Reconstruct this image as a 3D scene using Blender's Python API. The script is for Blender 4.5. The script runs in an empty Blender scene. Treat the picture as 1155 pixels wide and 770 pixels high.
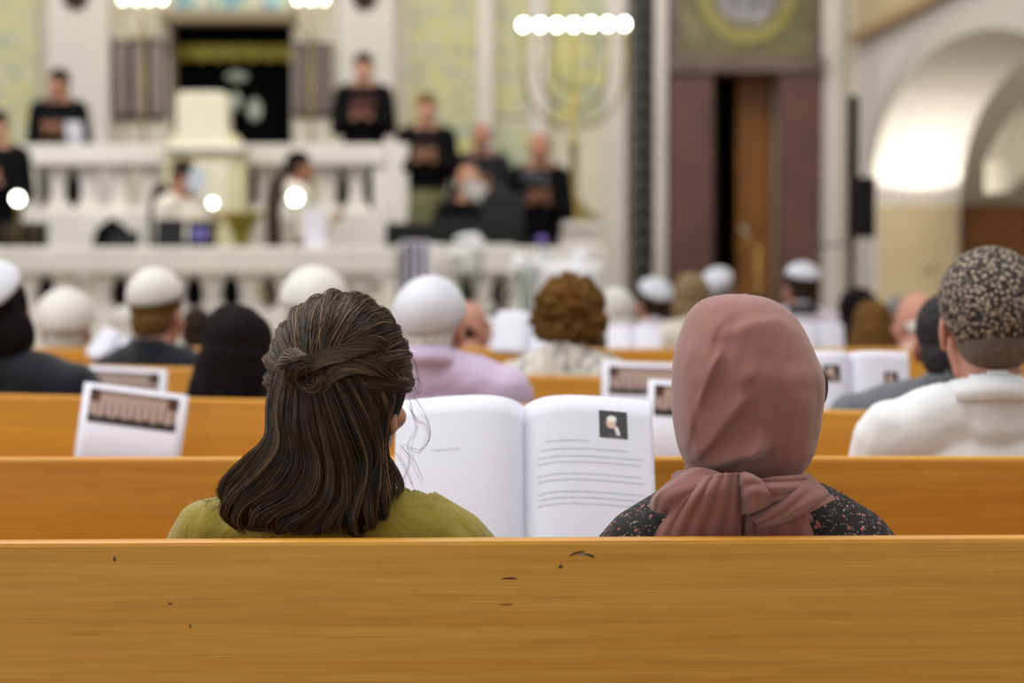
import bpy, bmesh, math, random
import numpy as np
from mathutils import Vector, Matrix, Euler
random.seed(7); rng = np.random.default_rng(7)
PI = math.pi
COL = bpy.context.scene.collection
F = 2567.0; CAMZ = 1.39; TH = math.atan(135.0 / F)

# ------------------------------------------------------------------ camera geometry (used to measure the place)
def at(px, py, Y):
    dx = (px - 577.5) / F; dy = (385 - py) / F
    vy = math.cos(TH) + dy * math.sin(TH); vz = -math.sin(TH) + dy * math.cos(TH)
    return Vector((dx / vy * Y, Y, CAMZ + vz / vy * Y))

# ------------------------------------------------------------------ materials
def lin(c):
    return tuple(((v / 255) / 12.92 if v / 255 <= .04045 else ((v / 255 + .055) / 1.055) ** 2.4) for v in c) + (1,)
MATS = {}
def mat(name, rgb, rough=.6, metal=0, rgb2=None, nscale=20, ndetail=3, stretch=None, bump=0, bscale=None,
        emit=0, spec=.5, sheen=0, coat=0, contrast=(.35, .65)):
    if name in MATS: return MATS[name]
    m = bpy.data.materials.new(name); m.use_nodes = True
    nt = m.node_tree; b = nt.nodes['Principled BSDF']
    b.inputs['Base Color'].default_value = lin(rgb)
    b.inputs['Roughness'].default_value = rough; b.inputs['Metallic'].default_value = metal
    b.inputs['Specular IOR Level'].default_value = spec
    if sheen: b.inputs['Sheen Weight'].default_value = sheen
    if coat: b.inputs['Coat Weight'].default_value = coat; b.inputs['Coat Roughness'].default_value = .15
    if emit:
        b.inputs['Emission Color'].default_value = lin(rgb); b.inputs['Emission Strength'].default_value = emit
    tc = nt.nodes.new('ShaderNodeTexCoord'); mp = nt.nodes.new('ShaderNodeMapping')
    nt.links.new(tc.outputs['Object'], mp.inputs['Vector'])
    if stretch: mp.inputs['Scale'].default_value = stretch
    if rgb2:
        n = nt.nodes.new('ShaderNodeTexNoise'); n.inputs['Scale'].default_value = nscale; n.inputs['Detail'].default_value = ndetail
        r = nt.nodes.new('ShaderNodeValToRGB')
        r.color_ramp.elements[0].position = contrast[0]; r.color_ramp.elements[1].position = contrast[1]
        r.color_ramp.elements[0].color = lin(rgb); r.color_ramp.elements[1].color = lin(rgb2)
        nt.links.new(mp.outputs[0], n.inputs['Vector']); nt.links.new(n.outputs['Fac'], r.inputs[0])
        nt.links.new(r.outputs[0], b.inputs['Base Color'])
    if bump:
        n2 = nt.nodes.new('ShaderNodeTexNoise'); n2.inputs['Scale'].default_value = bscale or nscale
        n2.inputs['Detail'].default_value = 4
        bp = nt.nodes.new('ShaderNodeBump'); bp.inputs['Strength'].default_value = bump; bp.inputs['Distance'].default_value = .01
        nt.links.new(mp.outputs[0], n2.inputs['Vector']); nt.links.new(n2.outputs['Fac'], bp.inputs['Height'])
        nt.links.new(bp.outputs[0], b.inputs['Normal'])
    MATS[name] = m
    return m

def wood_mat():
    m = bpy.data.materials.new('pew_wood'); m.use_nodes = True; nt = m.node_tree; b = nt.nodes['Principled BSDF']
    N = nt.nodes.new; L = nt.links.new
    tc = N('ShaderNodeTexCoord')
    def noise(sc, stretch, det=4, dist=0):
        mp = N('ShaderNodeMapping'); mp.inputs['Scale'].default_value = stretch; L(tc.outputs['Object'], mp.inputs[0])
        n = N('ShaderNodeTexNoise'); n.inputs['Scale'].default_value = sc; n.inputs['Detail'].default_value = det
        n.inputs['Distortion'].default_value = dist; L(mp.outputs[0], n.inputs['Vector']); return n
    grain = noise(1, (1.6, 40, 75), 5, .6)
    broad = noise(1, (.5, 6, 9), 3, .3)
    fine = noise(1, (9, 200, 420), 3)
    def ramp(n, p0, c0, p1, c1):
        r = N('ShaderNodeValToRGB'); e = r.color_ramp.elements
        e[0].position = p0; e[1].position = p1; e[0].color = lin(c0); e[1].color = lin(c1); L(n.outputs['Fac'], r.inputs[0]); return r
    r1 = ramp(grain, .36, (204, 138, 32), .66, (230, 170, 64))
    r2 = ramp(broad, .35, (210, 146, 40), .7, (224, 164, 64))
    r3 = ramp(fine, .3, (222, 212, 200), .7, (255, 255, 255))
    mx = N('ShaderNodeMixRGB'); mx.inputs[0].default_value = .45; L(r1.outputs[0], mx.inputs[1]); L(r2.outputs[0], mx.inputs[2])
    mu = N('ShaderNodeMixRGB'); mu.blend_type = 'MULTIPLY'; mu.inputs[0].default_value = .6
    L(mx.outputs[0], mu.inputs[1]); L(r3.outputs[0], mu.inputs[2]); L(mu.outputs[0], b.inputs['Base Color'])
    b.inputs['Roughness'].default_value = .38; b.inputs['Coat Weight'].default_value = .08; b.inputs['Coat Roughness'].default_value = .3
    bp = N('ShaderNodeBump'); bp.inputs['Strength'].default_value = .12; bp.inputs['Distance'].default_value = .002
    L(grain.outputs['Fac'], bp.inputs['Height']); L(bp.outputs[0], b.inputs['Normal'])
    return m
WOOD = wood_mat()

def voro_mat(name, cols, scale, rough=.5, bump=0, stretch=None, feature='F1', dark=None):
    m = bpy.data.materials.new(name); m.use_nodes = True; nt = m.node_tree; b = nt.nodes['Principled BSDF']
    N = nt.nodes.new; L = nt.links.new
    tc = N('ShaderNodeTexCoord'); mp = N('ShaderNodeMapping'); L(tc.outputs['Object'], mp.inputs[0])
    if stretch: mp.inputs['Scale'].default_value = stretch
    v = N('ShaderNodeTexVoronoi'); v.inputs['Scale'].default_value = scale; L(mp.outputs[0], v.inputs['Vector'])
    r = N('ShaderNodeValToRGB'); e = r.color_ramp.elements
    while len(e) < len(cols): e.new(.5)
    for i, c in enumerate(cols): e[i].position = i / (len(cols) - 1); e[i].color = lin(c)
    r.color_ramp.interpolation = 'CONSTANT' if dark is None else 'LINEAR'
    sp = N('ShaderNodeSeparateColor'); L(v.outputs['Color'], sp.inputs[0]); L(sp.outputs[0], r.inputs[0])
    L(r.outputs[0], b.inputs['Base Color']); b.inputs['Roughness'].default_value = rough
    if bump:
        bp = N('ShaderNodeBump'); bp.inputs['Strength'].default_value = bump; bp.inputs['Distance'].default_value = .004
        L(v.outputs['Distance'], bp.inputs['Height']); L(bp.outputs[0], b.inputs['Normal'])
    return m

def floral_mat():
    m = bpy.data.materials.new('floral_print'); m.use_nodes = True; nt = m.node_tree; b = nt.nodes['Principled BSDF']
    N = nt.nodes.new; L = nt.links.new
    tc = N('ShaderNodeTexCoord')
    def spots(scale, thr, col, prev):
        v = N('ShaderNodeTexVoronoi'); v.inputs['Scale'].default_value = scale; L(tc.outputs['Object'], v.inputs['Vector'])
        c = N('ShaderNodeMath'); c.operation = 'LESS_THAN'; c.inputs[1].default_value = thr; L(v.outputs['Distance'], c.inputs[0])
        sp = N('ShaderNodeSeparateColor'); L(v.outputs['Color'], sp.inputs[0])
        g = N('ShaderNodeMath'); g.operation = 'GREATER_THAN'; g.inputs[1].default_value = .35; L(sp.outputs[1], g.inputs[0])
        mlt = N('ShaderNodeMath'); mlt.operation = 'MULTIPLY'; L(c.outputs[0], mlt.inputs[0]); L(g.outputs[0], mlt.inputs[1])
        mx = N('ShaderNodeMixRGB'); L(mlt.outputs[0], mx.inputs[0]); mx.inputs[1].default_value = lin((22, 18, 20))
        if prev: L(prev.outputs[0], mx.inputs[1])
        mx.inputs[2].default_value = lin(col); return mx
    a = spots(240, .28, (140, 122, 108), None)
    a = spots(85, .24, (168, 96, 92), a)
    a = spots(105, .16, (190, 156, 136), a)
    L(a.outputs[0], b.inputs['Base Color']); b.inputs['Roughness'].default_value = .75
    return m

def weave_mat(name, scale, c_dark, c_mid, c_light, bump=.6):
    m = bpy.data.materials.new(name); m.use_nodes = True; nt = m.node_tree; b = nt.nodes['Principled BSDF']
    N = nt.nodes.new; L = nt.links.new
    tc = N('ShaderNodeTexCoord')
    n = N('ShaderNodeTexNoise'); n.inputs['Scale'].default_value = scale * .6; n.inputs['Detail'].default_value = 1
    L(tc.outputs['Object'], n.inputs['Vector'])
    mixv = N('ShaderNodeMixRGB'); mixv.inputs[0].default_value = .002; L(tc.outputs['Object'], mixv.inputs[1]); L(n.outputs['Color'], mixv.inputs[2])
    v = N('ShaderNodeTexVoronoi'); v.inputs['Scale'].default_value = scale; L(mixv.outputs[0], v.inputs['Vector'])
    r = N('ShaderNodeValToRGB'); e = r.color_ramp.elements; e.new(.5)
    for i, (p, c) in enumerate(((.22, c_light), (.42, c_mid), (.62, c_dark))): e[i].position = p; e[i].color = lin(c)
    L(v.outputs['Distance'], r.inputs[0]); L(r.outputs[0], b.inputs['Base Color']); b.inputs['Roughness'].default_value = .9
    bp = N('ShaderNodeBump'); bp.inputs['Strength'].default_value = bump; bp.inputs['Distance'].default_value = .003; bp.invert = True
    L(v.outputs['Distance'], bp.inputs['Height']); L(bp.outputs[0], b.inputs['Normal'])
    return m

def cloth_mat(name, rgb, rough=.8, weave=900, bump=.15, rgb2=None, sheen=.3, wrinkle=.0):
    m = mat(name, rgb, rough, rgb2=rgb2 or tuple(max(0, int(c * .93)) for c in rgb), nscale=9, sheen=sheen, contrast=(.3, .7))
    nt = m.node_tree; b = nt.nodes['Principled BSDF']; N = nt.nodes.new; L = nt.links.new
    b.inputs['Specular IOR Level'].default_value = .12
    tc = N('ShaderNodeTexCoord')
    w = N('ShaderNodeTexNoise'); w.inputs['Scale'].default_value = weave; L(tc.outputs['Object'], w.inputs['Vector'])
    bp = N('ShaderNodeBump'); bp.inputs['Strength'].default_value = bump; bp.inputs['Distance'].default_value = .001
    L(w.outputs['Fac'], bp.inputs['Height'])
    if wrinkle:
        w2 = N('ShaderNodeTexNoise'); w2.inputs['Scale'].default_value = 14; w2.inputs['Detail'].default_value = 2; w2.inputs['Distortion'].default_value = 1.2
        L(tc.outputs['Object'], w2.inputs['Vector'])
        b2 = N('ShaderNodeBump'); b2.inputs['Strength'].default_value = wrinkle; b2.inputs['Distance'].default_value = .02
        L(w2.outputs['Fac'], b2.inputs['Height']); L(bp.outputs[0], b2.inputs['Normal']); L(b2.outputs[0], b.inputs['Normal'])
    else: L(bp.outputs[0], b.inputs['Normal'])
    return m

def attr_mat(name, rough=.6, attr='Col', spec=.4, aniso=False):
    if name in MATS: return MATS[name]
    m = bpy.data.materials.new(name); m.use_nodes = True; nt = m.node_tree; b = nt.nodes['Principled BSDF']
    a = nt.nodes.new('ShaderNodeAttribute'); a.attribute_name = attr
    nt.links.new(a.outputs['Color'], b.inputs['Base Color']); b.inputs['Roughness'].default_value = rough
    b.inputs['Specular IOR Level'].default_value = spec
    MATS[name] = m; return m

# ------------------------------------------------------------------ object helpers
def link(name, me, m=None, parent=None, smooth=True):
    o = bpy.data.objects.new(name, me); COL.objects.link(o)
    if m is not None:
        me.materials.clear()
        for k in (m if isinstance(m, (list, tuple)) else [m]): me.materials.append(k)
    if smooth and len(me.polygons): me.polygons.foreach_set('use_smooth', [True] * len(me.polygons))
    if parent is not None: o.parent = parent
    return o
def tag(o, label=None, cat=None, group=None, kind=None):
    if label: o['label'] = label
    if cat: o['category'] = cat
    if group: o['group'] = group
    if kind: o['kind'] = kind
    return o
def empty(name, loc, rz=0, label=None, cat=None, group=None):
    o = bpy.data.objects.new(name, None); COL.objects.link(o); o.location = loc; o.rotation_euler = (0, 0, rz)
    o.empty_display_size = .1
    bpy.context.view_layer.update
    return tag(o, label, cat, group)
def mesh_np(name, V, Fc, matidx=None):
    me = bpy.data.meshes.new(name); me.from_pydata([tuple(v) for v in V], [], Fc)
    if matidx is not None: me.polygons.foreach_set('material_index', matidx)
    me.update(); return me
class MB:
    """collects closed shapes for one mesh"""
    def __init__(s): s.V = []; s.F = []; s.M = []
    def add(s, V, Fc, mi=0, T=None):
        o = len(s.V)
        if T is not None: V = [T @ Vector(v) for v in V]
        s.V.extend([tuple(v) for v in V]); s.F.extend([tuple(o + i for i in f) for f in Fc]); s.M.extend([mi] * len(Fc)); return s
    def box(s, x0, x1, y0, y1, z0, z1, mi=0, T=None):
        V = [(x, y, z) for x in (x0, x1) for y in (y0, y1) for z in (z0, z1)]
        return s.add(V, [(0, 1, 3, 2), (4, 6, 7, 5), (0, 4, 5, 1), (2, 3, 7, 6), (0, 2, 6, 4), (1, 5, 7, 3)], mi, T)
    def ell(s, c, r, mi=0, T=None, n=20, k=12, rot=None):
        V = []; R = Euler(rot).to_matrix() if rot else None
        for j in range(1, k):
            a = PI * j / k
            for i in range(n):
                b = 2 * PI * i / n
                V.append(Vector((r[0] * math.sin(a) * math.cos(b), r[1] * math.sin(a) * math.sin(b), r[2] * math.cos(a))))
        V.append(Vector((0, 0, r[2]))); V.append(Vector((0, 0, -r[2])))
        if R: V = [R @ v for v in V]
        V = [v + Vector(c) for v in V]
        Fc = []
        for j in range(k - 2):
            for i in range(n):
                Fc.append((j * n + i, (j + 1) * n + i, (j + 1) * n + (i + 1) % n, j * n + (i + 1) % n))
        t = (k - 1) * n
        for i in range(n):
            Fc.append((t, i, (i + 1) % n)); Fc.append((t + 1, (k - 2) * n + (i + 1) % n, (k - 2) * n + i))
        return s.add(V, Fc, mi, T)
    def tube(s, pts, rad, n=10, mi=0, cap=True, T=None, flat=None, round_=True):
        """tapered tube through pts"""
        pts = [Vector(p) for p in pts]
        if not hasattr(rad, '__len__'): rad = [rad] * len(pts)
        rad = list(rad)
        if round_:
            a, b = pts[0] - (pts[1] - pts[0]).normalized() * rad[0], pts[-1] + (pts[-1] - pts[-2]).normalized() * rad[-1]
            a2 = pts[0] - (pts[1] - pts[0]).normalized() * rad[0] * .7; b2 = pts[-1] + (pts[-1] - pts[-2]).normalized() * rad[-1] * .7
            pts = [a, a2] + pts + [b2, b]; rad = [rad[0] * .15, rad[0] * .71] + rad + [rad[-1] * .71, rad[-1] * .15]
        V = []; u = None
        for i, p in enumerate(pts):
            d = (pts[min(i + 1, len(pts) - 1)] - pts[max(i - 1, 0)]).normalized()
            if u is None:
                u = d.orthogonal().normalized()
            else:
                u = (u - d * u.dot(d)).normalized()
            w = d.cross(u)
            for k in range(n):
                a = 2 * PI * k / n; V.append(p + (u * math.cos(a) + w * math.sin(a)) * rad[i])
        Fc = [(i * n + k, i * n + (k + 1) % n, (i + 1) * n + (k + 1) % n, (i + 1) * n + k) for i in range(len(pts) - 1) for k in range(n)]
        Fc.append(tuple(range(n - 1, -1, -1))); Fc.append(tuple((len(pts) - 1) * n + k for k in range(n)))
        return s.add(V, Fc, mi, T)
    def lathe(s, prof, c=(0, 0, 0), n=24, mi=0, T=None, twist=0, lobes=0, amp=0):
        V = []
        for j, (r, z) in enumerate(prof):
            for k in range(n):
                a = 2 * PI * k / n; rr = r * (1 + amp * math.cos(lobes * (a + twist * z))) if lobes else r
                V.append((c[0] + rr * math.cos(a), c[1] + rr * math.sin(a), c[2] + z))
        Fc = [(i * n + k, i * n + (k + 1) % n, (i + 1) * n + (k + 1) % n, (i + 1) * n + k) for i in range(len(prof) - 1) for k in range(n)]
        Fc.append(tuple(range(n - 1, -1, -1))); Fc.append(tuple((len(prof) - 1) * n + k for k in range(n)))
        return s.add(V, Fc, mi, T)
    def prism(s, poly, axis, a0, a1, mi=0, T=None):
        """extrude 2D polygon along axis ('y' or 'x'); poly in (x,z) or (y,z)"""
        f = (lambda p, a: (p[0], a, p[1])) if axis == 'y' else ((lambda p, a: (a, p[0], p[1])) if axis == 'x' else (lambda p, a: (p[0], p[1], a)))
        n = len(poly); V = [f(p, a0) for p in poly] + [f(p, a1) for p in poly]
        Fc = [tuple(range(n)), tuple(range(2 * n - 1, n - 1, -1))] + [(i, i + n, (i + 1) % n + n, (i + 1) % n) for i in range(n)]
        return s.add(V, Fc, mi, T)
    def mesh(s, name='m', fix=True):
        me = mesh_np(name, s.V, s.F, s.M)
        if fix:
            bm = bmesh.new(); bm.from_mesh(me); bmesh.ops.recalc_face_normals(bm, faces=bm.faces); bm.to_mesh(me); bm.free()
        return me
    def build(s, name, m, parent=None, smooth=False, bevel=0):
        o = link(name, s.mesh(name), m, parent, smooth)
        if bevel:
            b = o.modifiers.new('b', 'BEVEL'); b.width = bevel; b.segments = 2; b.limit_method = 'ANGLE'; b.angle_limit = .6
        return o
def remesh(mb, voxel, smooth=4, name='body'):
    me = mb.mesh(name); o = bpy.data.objects.new('tmp', me); COL.objects.link(o)
    r = o.modifiers.new('r', 'REMESH'); r.mode = 'VOXEL'; r.voxel_size = voxel; r.use_smooth_shade = True
    if smooth:
        sm = o.modifiers.new('s', 'SMOOTH'); sm.factor = .5; sm.iterations = smooth
    dg = bpy.context.evaluated_depsgraph_get(); out = bpy.data.meshes.new_from_object(o.evaluated_get(dg))
    bpy.data.objects.remove(o); bpy.data.meshes.remove(me); return out
def arr(me):
    V = np.empty(len(me.vertices) * 3, np.float32); me.vertices.foreach_get('co', V)
    return V.reshape(-1, 3), [tuple(p.vertices) for p in me.polygons], [p.material_index for p in me.polygons]
def joined(items, name):
    """items: (V,F,M),matrix"""
    mb = MB()
    for (V, Fc, M), T in items:
        o = len(mb.V); A = np.array(T)
        W = V @ A[:3, :3].T + A[:3, 3]
        mb.V.extend(map(tuple, W)); mb.F.extend([tuple(o + i for i in f) for f in Fc]); mb.M.extend(M)
    return mb.mesh(name, fix=False)
def catmull(P, n):
    P = np.array(P, float); m = len(P)
    out = []
    for t in np.linspace(0, m - 1, n):
        i = min(int(t), m - 2); f = t - i
        p0 = P[i - 1] if i > 0 else 2 * P[0] - P[1]; p1 = P[i]; p2 = P[i + 1]; p3 = P[i + 2] if i + 2 < m else 2 * P[-1] - P[-2]
        out.append(.5 * (2 * p1 + (p2 - p0) * f + (2 * p0 - 5 * p1 + 4 * p2 - p3) * f * f + (3 * p1 - p0 - 3 * p2 + p3) * f ** 3))
    return np.array(out)
def vnoise(p, s, seed=0):
    from mathutils import noise
    return noise.noise(Vector((p[0] * s + seed * 13.1, p[1] * s + seed * 7.7, p[2] * s)))
exec_later = []

# ------------------------------------------------------------------ materials list
SKINS = [mat('skin_light', (196, 148, 122), .55, rgb2=(184, 134, 110), nscale=12), mat('skin_tan', (174, 124, 98), .55, rgb2=(162, 112, 88), nscale=12),
         mat('skin_pink', (200, 146, 126), .6, rgb2=(188, 132, 114), nscale=12)]
EYE = mat('eye_white', (225, 222, 215), .2); IRIS = mat('iris', (50, 35, 25), .2); LIP = mat('lips', (170, 95, 85), .45)
NAIL = mat('nail', (225, 180, 160), .3)
M = dict(
    marble=mat('white_marble', (226, 222, 212), .45, rgb2=(212, 209, 200), nscale=3, ndetail=6),
    stone=mat('pale_stone', (212, 205, 184), .7, rgb2=(202, 195, 174), nscale=1.5, ndetail=5),
    stone2=mat('grey_stone', (212, 205, 196), .7, rgb2=(202, 197, 187), nscale=1.2, ndetail=5),
    plaster=mat('plaster', (224, 216, 212), .85, rgb2=(216, 209, 204), nscale=2, bump=.1, bscale=30),
    beige=mat('beige_stone', (205, 188, 150), .7, rgb2=(198, 178, 140), nscale=2),
    cream=mat('cream_stone', (224, 218, 194), .6, rgb2=(216, 209, 182), nscale=4),
    redmarble=mat('red_marble', (104, 70, 62), .4, rgb2=(90, 60, 54), nscale=4, ndetail=8),
    mauve=mat('brown_marble', (112, 92, 82), .4, rgb2=(98, 80, 72), nscale=5, ndetail=8),
    bronze=mat('dark_bronze', (60, 50, 30), .4, metal=.6),
    brass=mat('brass', (150, 132, 72), .35, metal=.7), gold=mat('gold_thread', (206, 184, 84), .45, metal=.2, rgb2=(150, 130, 50), nscale=30),
    black=mat('black_metal', (10, 11, 12), .5, spec=.25), blackcloth=cloth_mat('black_cloth', (12, 12, 14), .9, sheen=0),
    velvet=mat('black_velvet', (7, 9, 8), .95, spec=.05), lampw=mat('lamp_glow', (255, 250, 235), .4, emit=22),
    bulb=mat('candle_bulb', (255, 238, 196), .4, emit=16), paper=mat('paper', (222, 222, 234), .7), paper2=mat('paper_edge', (225, 222, 215), .8),
    ink=mat('printed_ink', (208, 208, 220), .8), darkwood=mat('dark_wood', (52, 34, 20), .5, rgb2=(40, 26, 14), nscale=6, stretch=(1, 1, 8)),
    doorwood=mat('door_wood', (150, 96, 30), .45, rgb2=(120, 72, 20), nscale=5, stretch=(6, 6, 1)),
    floorm=mat('stone_floor', (150, 140, 120), .5, rgb2=(135, 126, 108), nscale=2),
    glass=voro_mat('stained_glass', [(120, 160, 170), (170, 200, 200), (200, 205, 160), (90, 130, 150)], 9, .3),
    kipw=cloth_mat('white_satin', (216, 219, 228), .5, sheen=.1), kipc=cloth_mat('cream_felt', (222, 219, 212), .8),
    carpet=mat('grey_carpet', (120, 118, 110), .95, rgb2=(108, 106, 98), nscale=60),
)

# ------------------------------------------------------------------ head, hand, body
def head_parts():
    mb = MB()
    mb.ell((0, -.014, .03), (.075, .09, .086)); mb.ell((0, .022, -.03), (.06, .068, .08)); mb.ell((0, .05, -.088), (.03, .03, .026))
    mb.ell((0, .02, -.075), (.052, .05, .035))
    mb.tube([(0, .082, .012), (0, .094, -.01), (0, .108, -.034)], [.007, .009, .013]); mb.ell((.013, .094, -.036), (.009, .011, .008)); mb.ell((-.013, .094, -.036), (.009, .011, .008))
    for s in (-1, 1):
        mb.ell((s * .03, .076, .022), (.022, .012, .007)); mb.ell((s * .042, .062, -.03), (.02, .02, .018))
        mb.ell((s * .076, -.006, -.01), (.008, .02, .031), rot=(.15, 0, s * .35)); mb.ell((s * .073, .002, -.034), (.006, .012, .012))
        mb.ell((s * .03, .082, .004), (.016, .01, .0085))
    mb.ell((0, .088, -.062), (.024, .01, .006)); mb.ell((0, .087, -.071), (.02, .01, .007))
    mb.tube([(0, -.03, -.05), (0, -.036, -.13), (0, -.04, -.21)], [.05, .05, .06], n=18)
    V, Fc, Mi = arr(remesh(mb, .0045, 3, 'head'))
    ext = MB()
    for s in (-1, 1):
        ext.ell((s * .03, .0835, .003), (.0125, .0095, .006), 1, n=12, k=8); ext.ell((s * .03, .0905, .003), (.0045, .0035, .0045), 2, n=10, k=6)
    ext.ell((0, .0925, -.0625), (.021, .0075, .0036), 3, n=14, k=8); ext.ell((0, .092, -.0695), (.017, .0075, .0042), 3, n=14, k=8)
    o = len(V); V = np.vstack([V, np.array(ext.V, np.float32)]); Fc = Fc + [tuple(o + i for i in f) for f in ext.F]; Mi = [0] * len(Mi) + ext.M
    return V, Fc, Mi
HEAD = head_parts()
def hand_parts(curl):
    """right hand: wrist at origin, fingers along +Y, palm facing -Z, thumb on -X side"""
    mb = MB()
    mb.tube([(0, -.02, 0), (0, .015, 0)], [.024, .026], n=14)
    mb.ell((0, .045, 0), (.04, .05, .014))
    spec = [(-.029, .085, .034, .022, .019), (-.010, .09, .04, .026, .02), (.010, .088, .037, .024, .02), (.028, .078, .029, .018, .017)]
    for i, (x, y, a, b, c) in enumerate(spec):
        p = Vector((x * .8, y - .02, 0)); q = Vector((x, y, 0)); pts = [p, q]; ang = -curl * .5
        for L_ in (a, b, c):
            q = q + Vector((x * .08, math.cos(ang) * L_, math.sin(ang) * L_)); pts.append(q); ang -= curl
        mb.tube(pts, [.0092, .0092, .0086, .008, .0072], n=10)
    mb.tube([(-.022, .02, -.004), (-.045, .045, -.012), (-.056, .072, -.02), (-.056, .098, -.026)], [.014, .012, .0105, .009], n=10)
    V, Fc, Mi = arr(remesh(mb, .0038, 2, 'hand')); return V, Fc, [0] * len(Mi)
HAND = hand_parts(.35)
HANDL = (HAND[0] * np.array([-1, 1, 1], np.float32), [tuple(reversed(f)) for f in HAND[1]], HAND[2])

def aim(p, d, up=(0, 0, 1)):
    d = Vector(d).normalized(); z = Vector(up); z = (z - d * z.dot(d)).normalized(); x = d.cross(z)
    T = Matrix.Identity(4)
    for i in range(3): T[i][0] = x[i]; T[i][1] = d[i]; T[i][2] = z[i]; T[i][3] = p[i]
    return T

def skeleton(H, seated, sw=.18, hands=None, seat=.45, sd=.318):
    """joints, local: facing +Y, z from the floor at the feet; H crown height"""
    J = {}; J['head'] = Vector((0, .015, H - .118)); S = H - sd
    J['S'] = S; J['sw'] = sw
    hz = seat + .128 if seated else H * .52
    J['hip'] = hz
    for s, n in ((-1, 'l'), (1, 'r')):
        J['sh' + n] = Vector((s * sw, 0, S))
        J['hp' + n] = Vector((s * .09, .0, hz))
        if seated:
            J['kn' + n] = Vector((s * .11, .43, hz)); J['an' + n] = Vector((s * .11, .42, .08)); J['el' + n] = Vector((s * (sw + .05), .1, S - .26))
            J['ha' + n] = Vector((s * .10, .34, S - .27))
        else:
            J['kn' + n] = Vector((s * .10, .02, H * .285)); J['an' + n] = Vector((s * .11, -.01, .08)); J['el' + n] = Vector((s * (sw + .06), .0, S - .27))
            J['ha' + n] = Vector((s * .07, .24, S - .2))
        if hands: 
            J['el' + n] = Vector((s * hands[0][0], hands[0][1], S + hands[0][2])); J['ha' + n] = Vector((s * hands[1][0], hands[1][1], S + hands[1][2]))
    return J
def torso(mb, J, g=0, big=1.0, female=False):
    S = J['S']; sw = J['sw']; hz = J['hip']
    mb.tube([(0, -.02, S + .12), (0, -.015, S + .02)], [.05 + g, .07 + g], n=16)
    for s in (-1, 1):
        mb.tube([(s * .02, -.01, S + .045), (s * sw * .6, -.005, S + .018), (s * sw, 0, S - .012)], [.06 + g, .06 + g, .055 + g], n=14)
    mb.ell((0, 0, S - .13), (sw * .98 * big + g, .105 * big + g, .17 + g)); mb.ell((0, .0, (S + hz) / 2 - .02), (.15 * big + g, .1 * big + g, (S - hz) / 2 + .04))
    mb.ell((0, .0, hz + .02), (.165 * big + g, .108 + g, .12 + g))
    if female:
        for s in (-1, 1): mb.ell((s * .075, .085, S - .17), (.06 + g, .05 + g, .06 + g))
def arms(mb, J, g=0, stop=.0):
    for n in 'lr':
        a, b, c = J['sh' + n], J['el' + n], J['ha' + n]
        c2 = c - (c - b).normalized() * stop
        mb.tube([a, a.lerp(b, .5), b], [.052 + g, .046 + g, .04 + g], n=12)
        mb.tube([b, b.lerp(c2, .4), c2], [.04 + g, .037 + g, .026 + g * 1.3], n=12)
def legs(mb, J, g=0, feet=True, stop=0):
    for n in 'lr':
        a, b, c = J['hp' + n], J['kn' + n], J['an' + n]
        mb.tube([a, a.lerp(b, .5), b], [.085 + g, .075 + g, .055 + g], n=14)
        mb.tube([b, b.lerp(c, .35), c + Vector((0, 0, stop))], [.054 + g, .053 + g, .036 + g * 1.5], n=12)
        if feet: mb.tube([c + Vector((0, -.03, -.035)), c + Vector((0, .07, -.045)), c + Vector((0, .15, -.05))], [.034, .034, .026], n=10)

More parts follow.
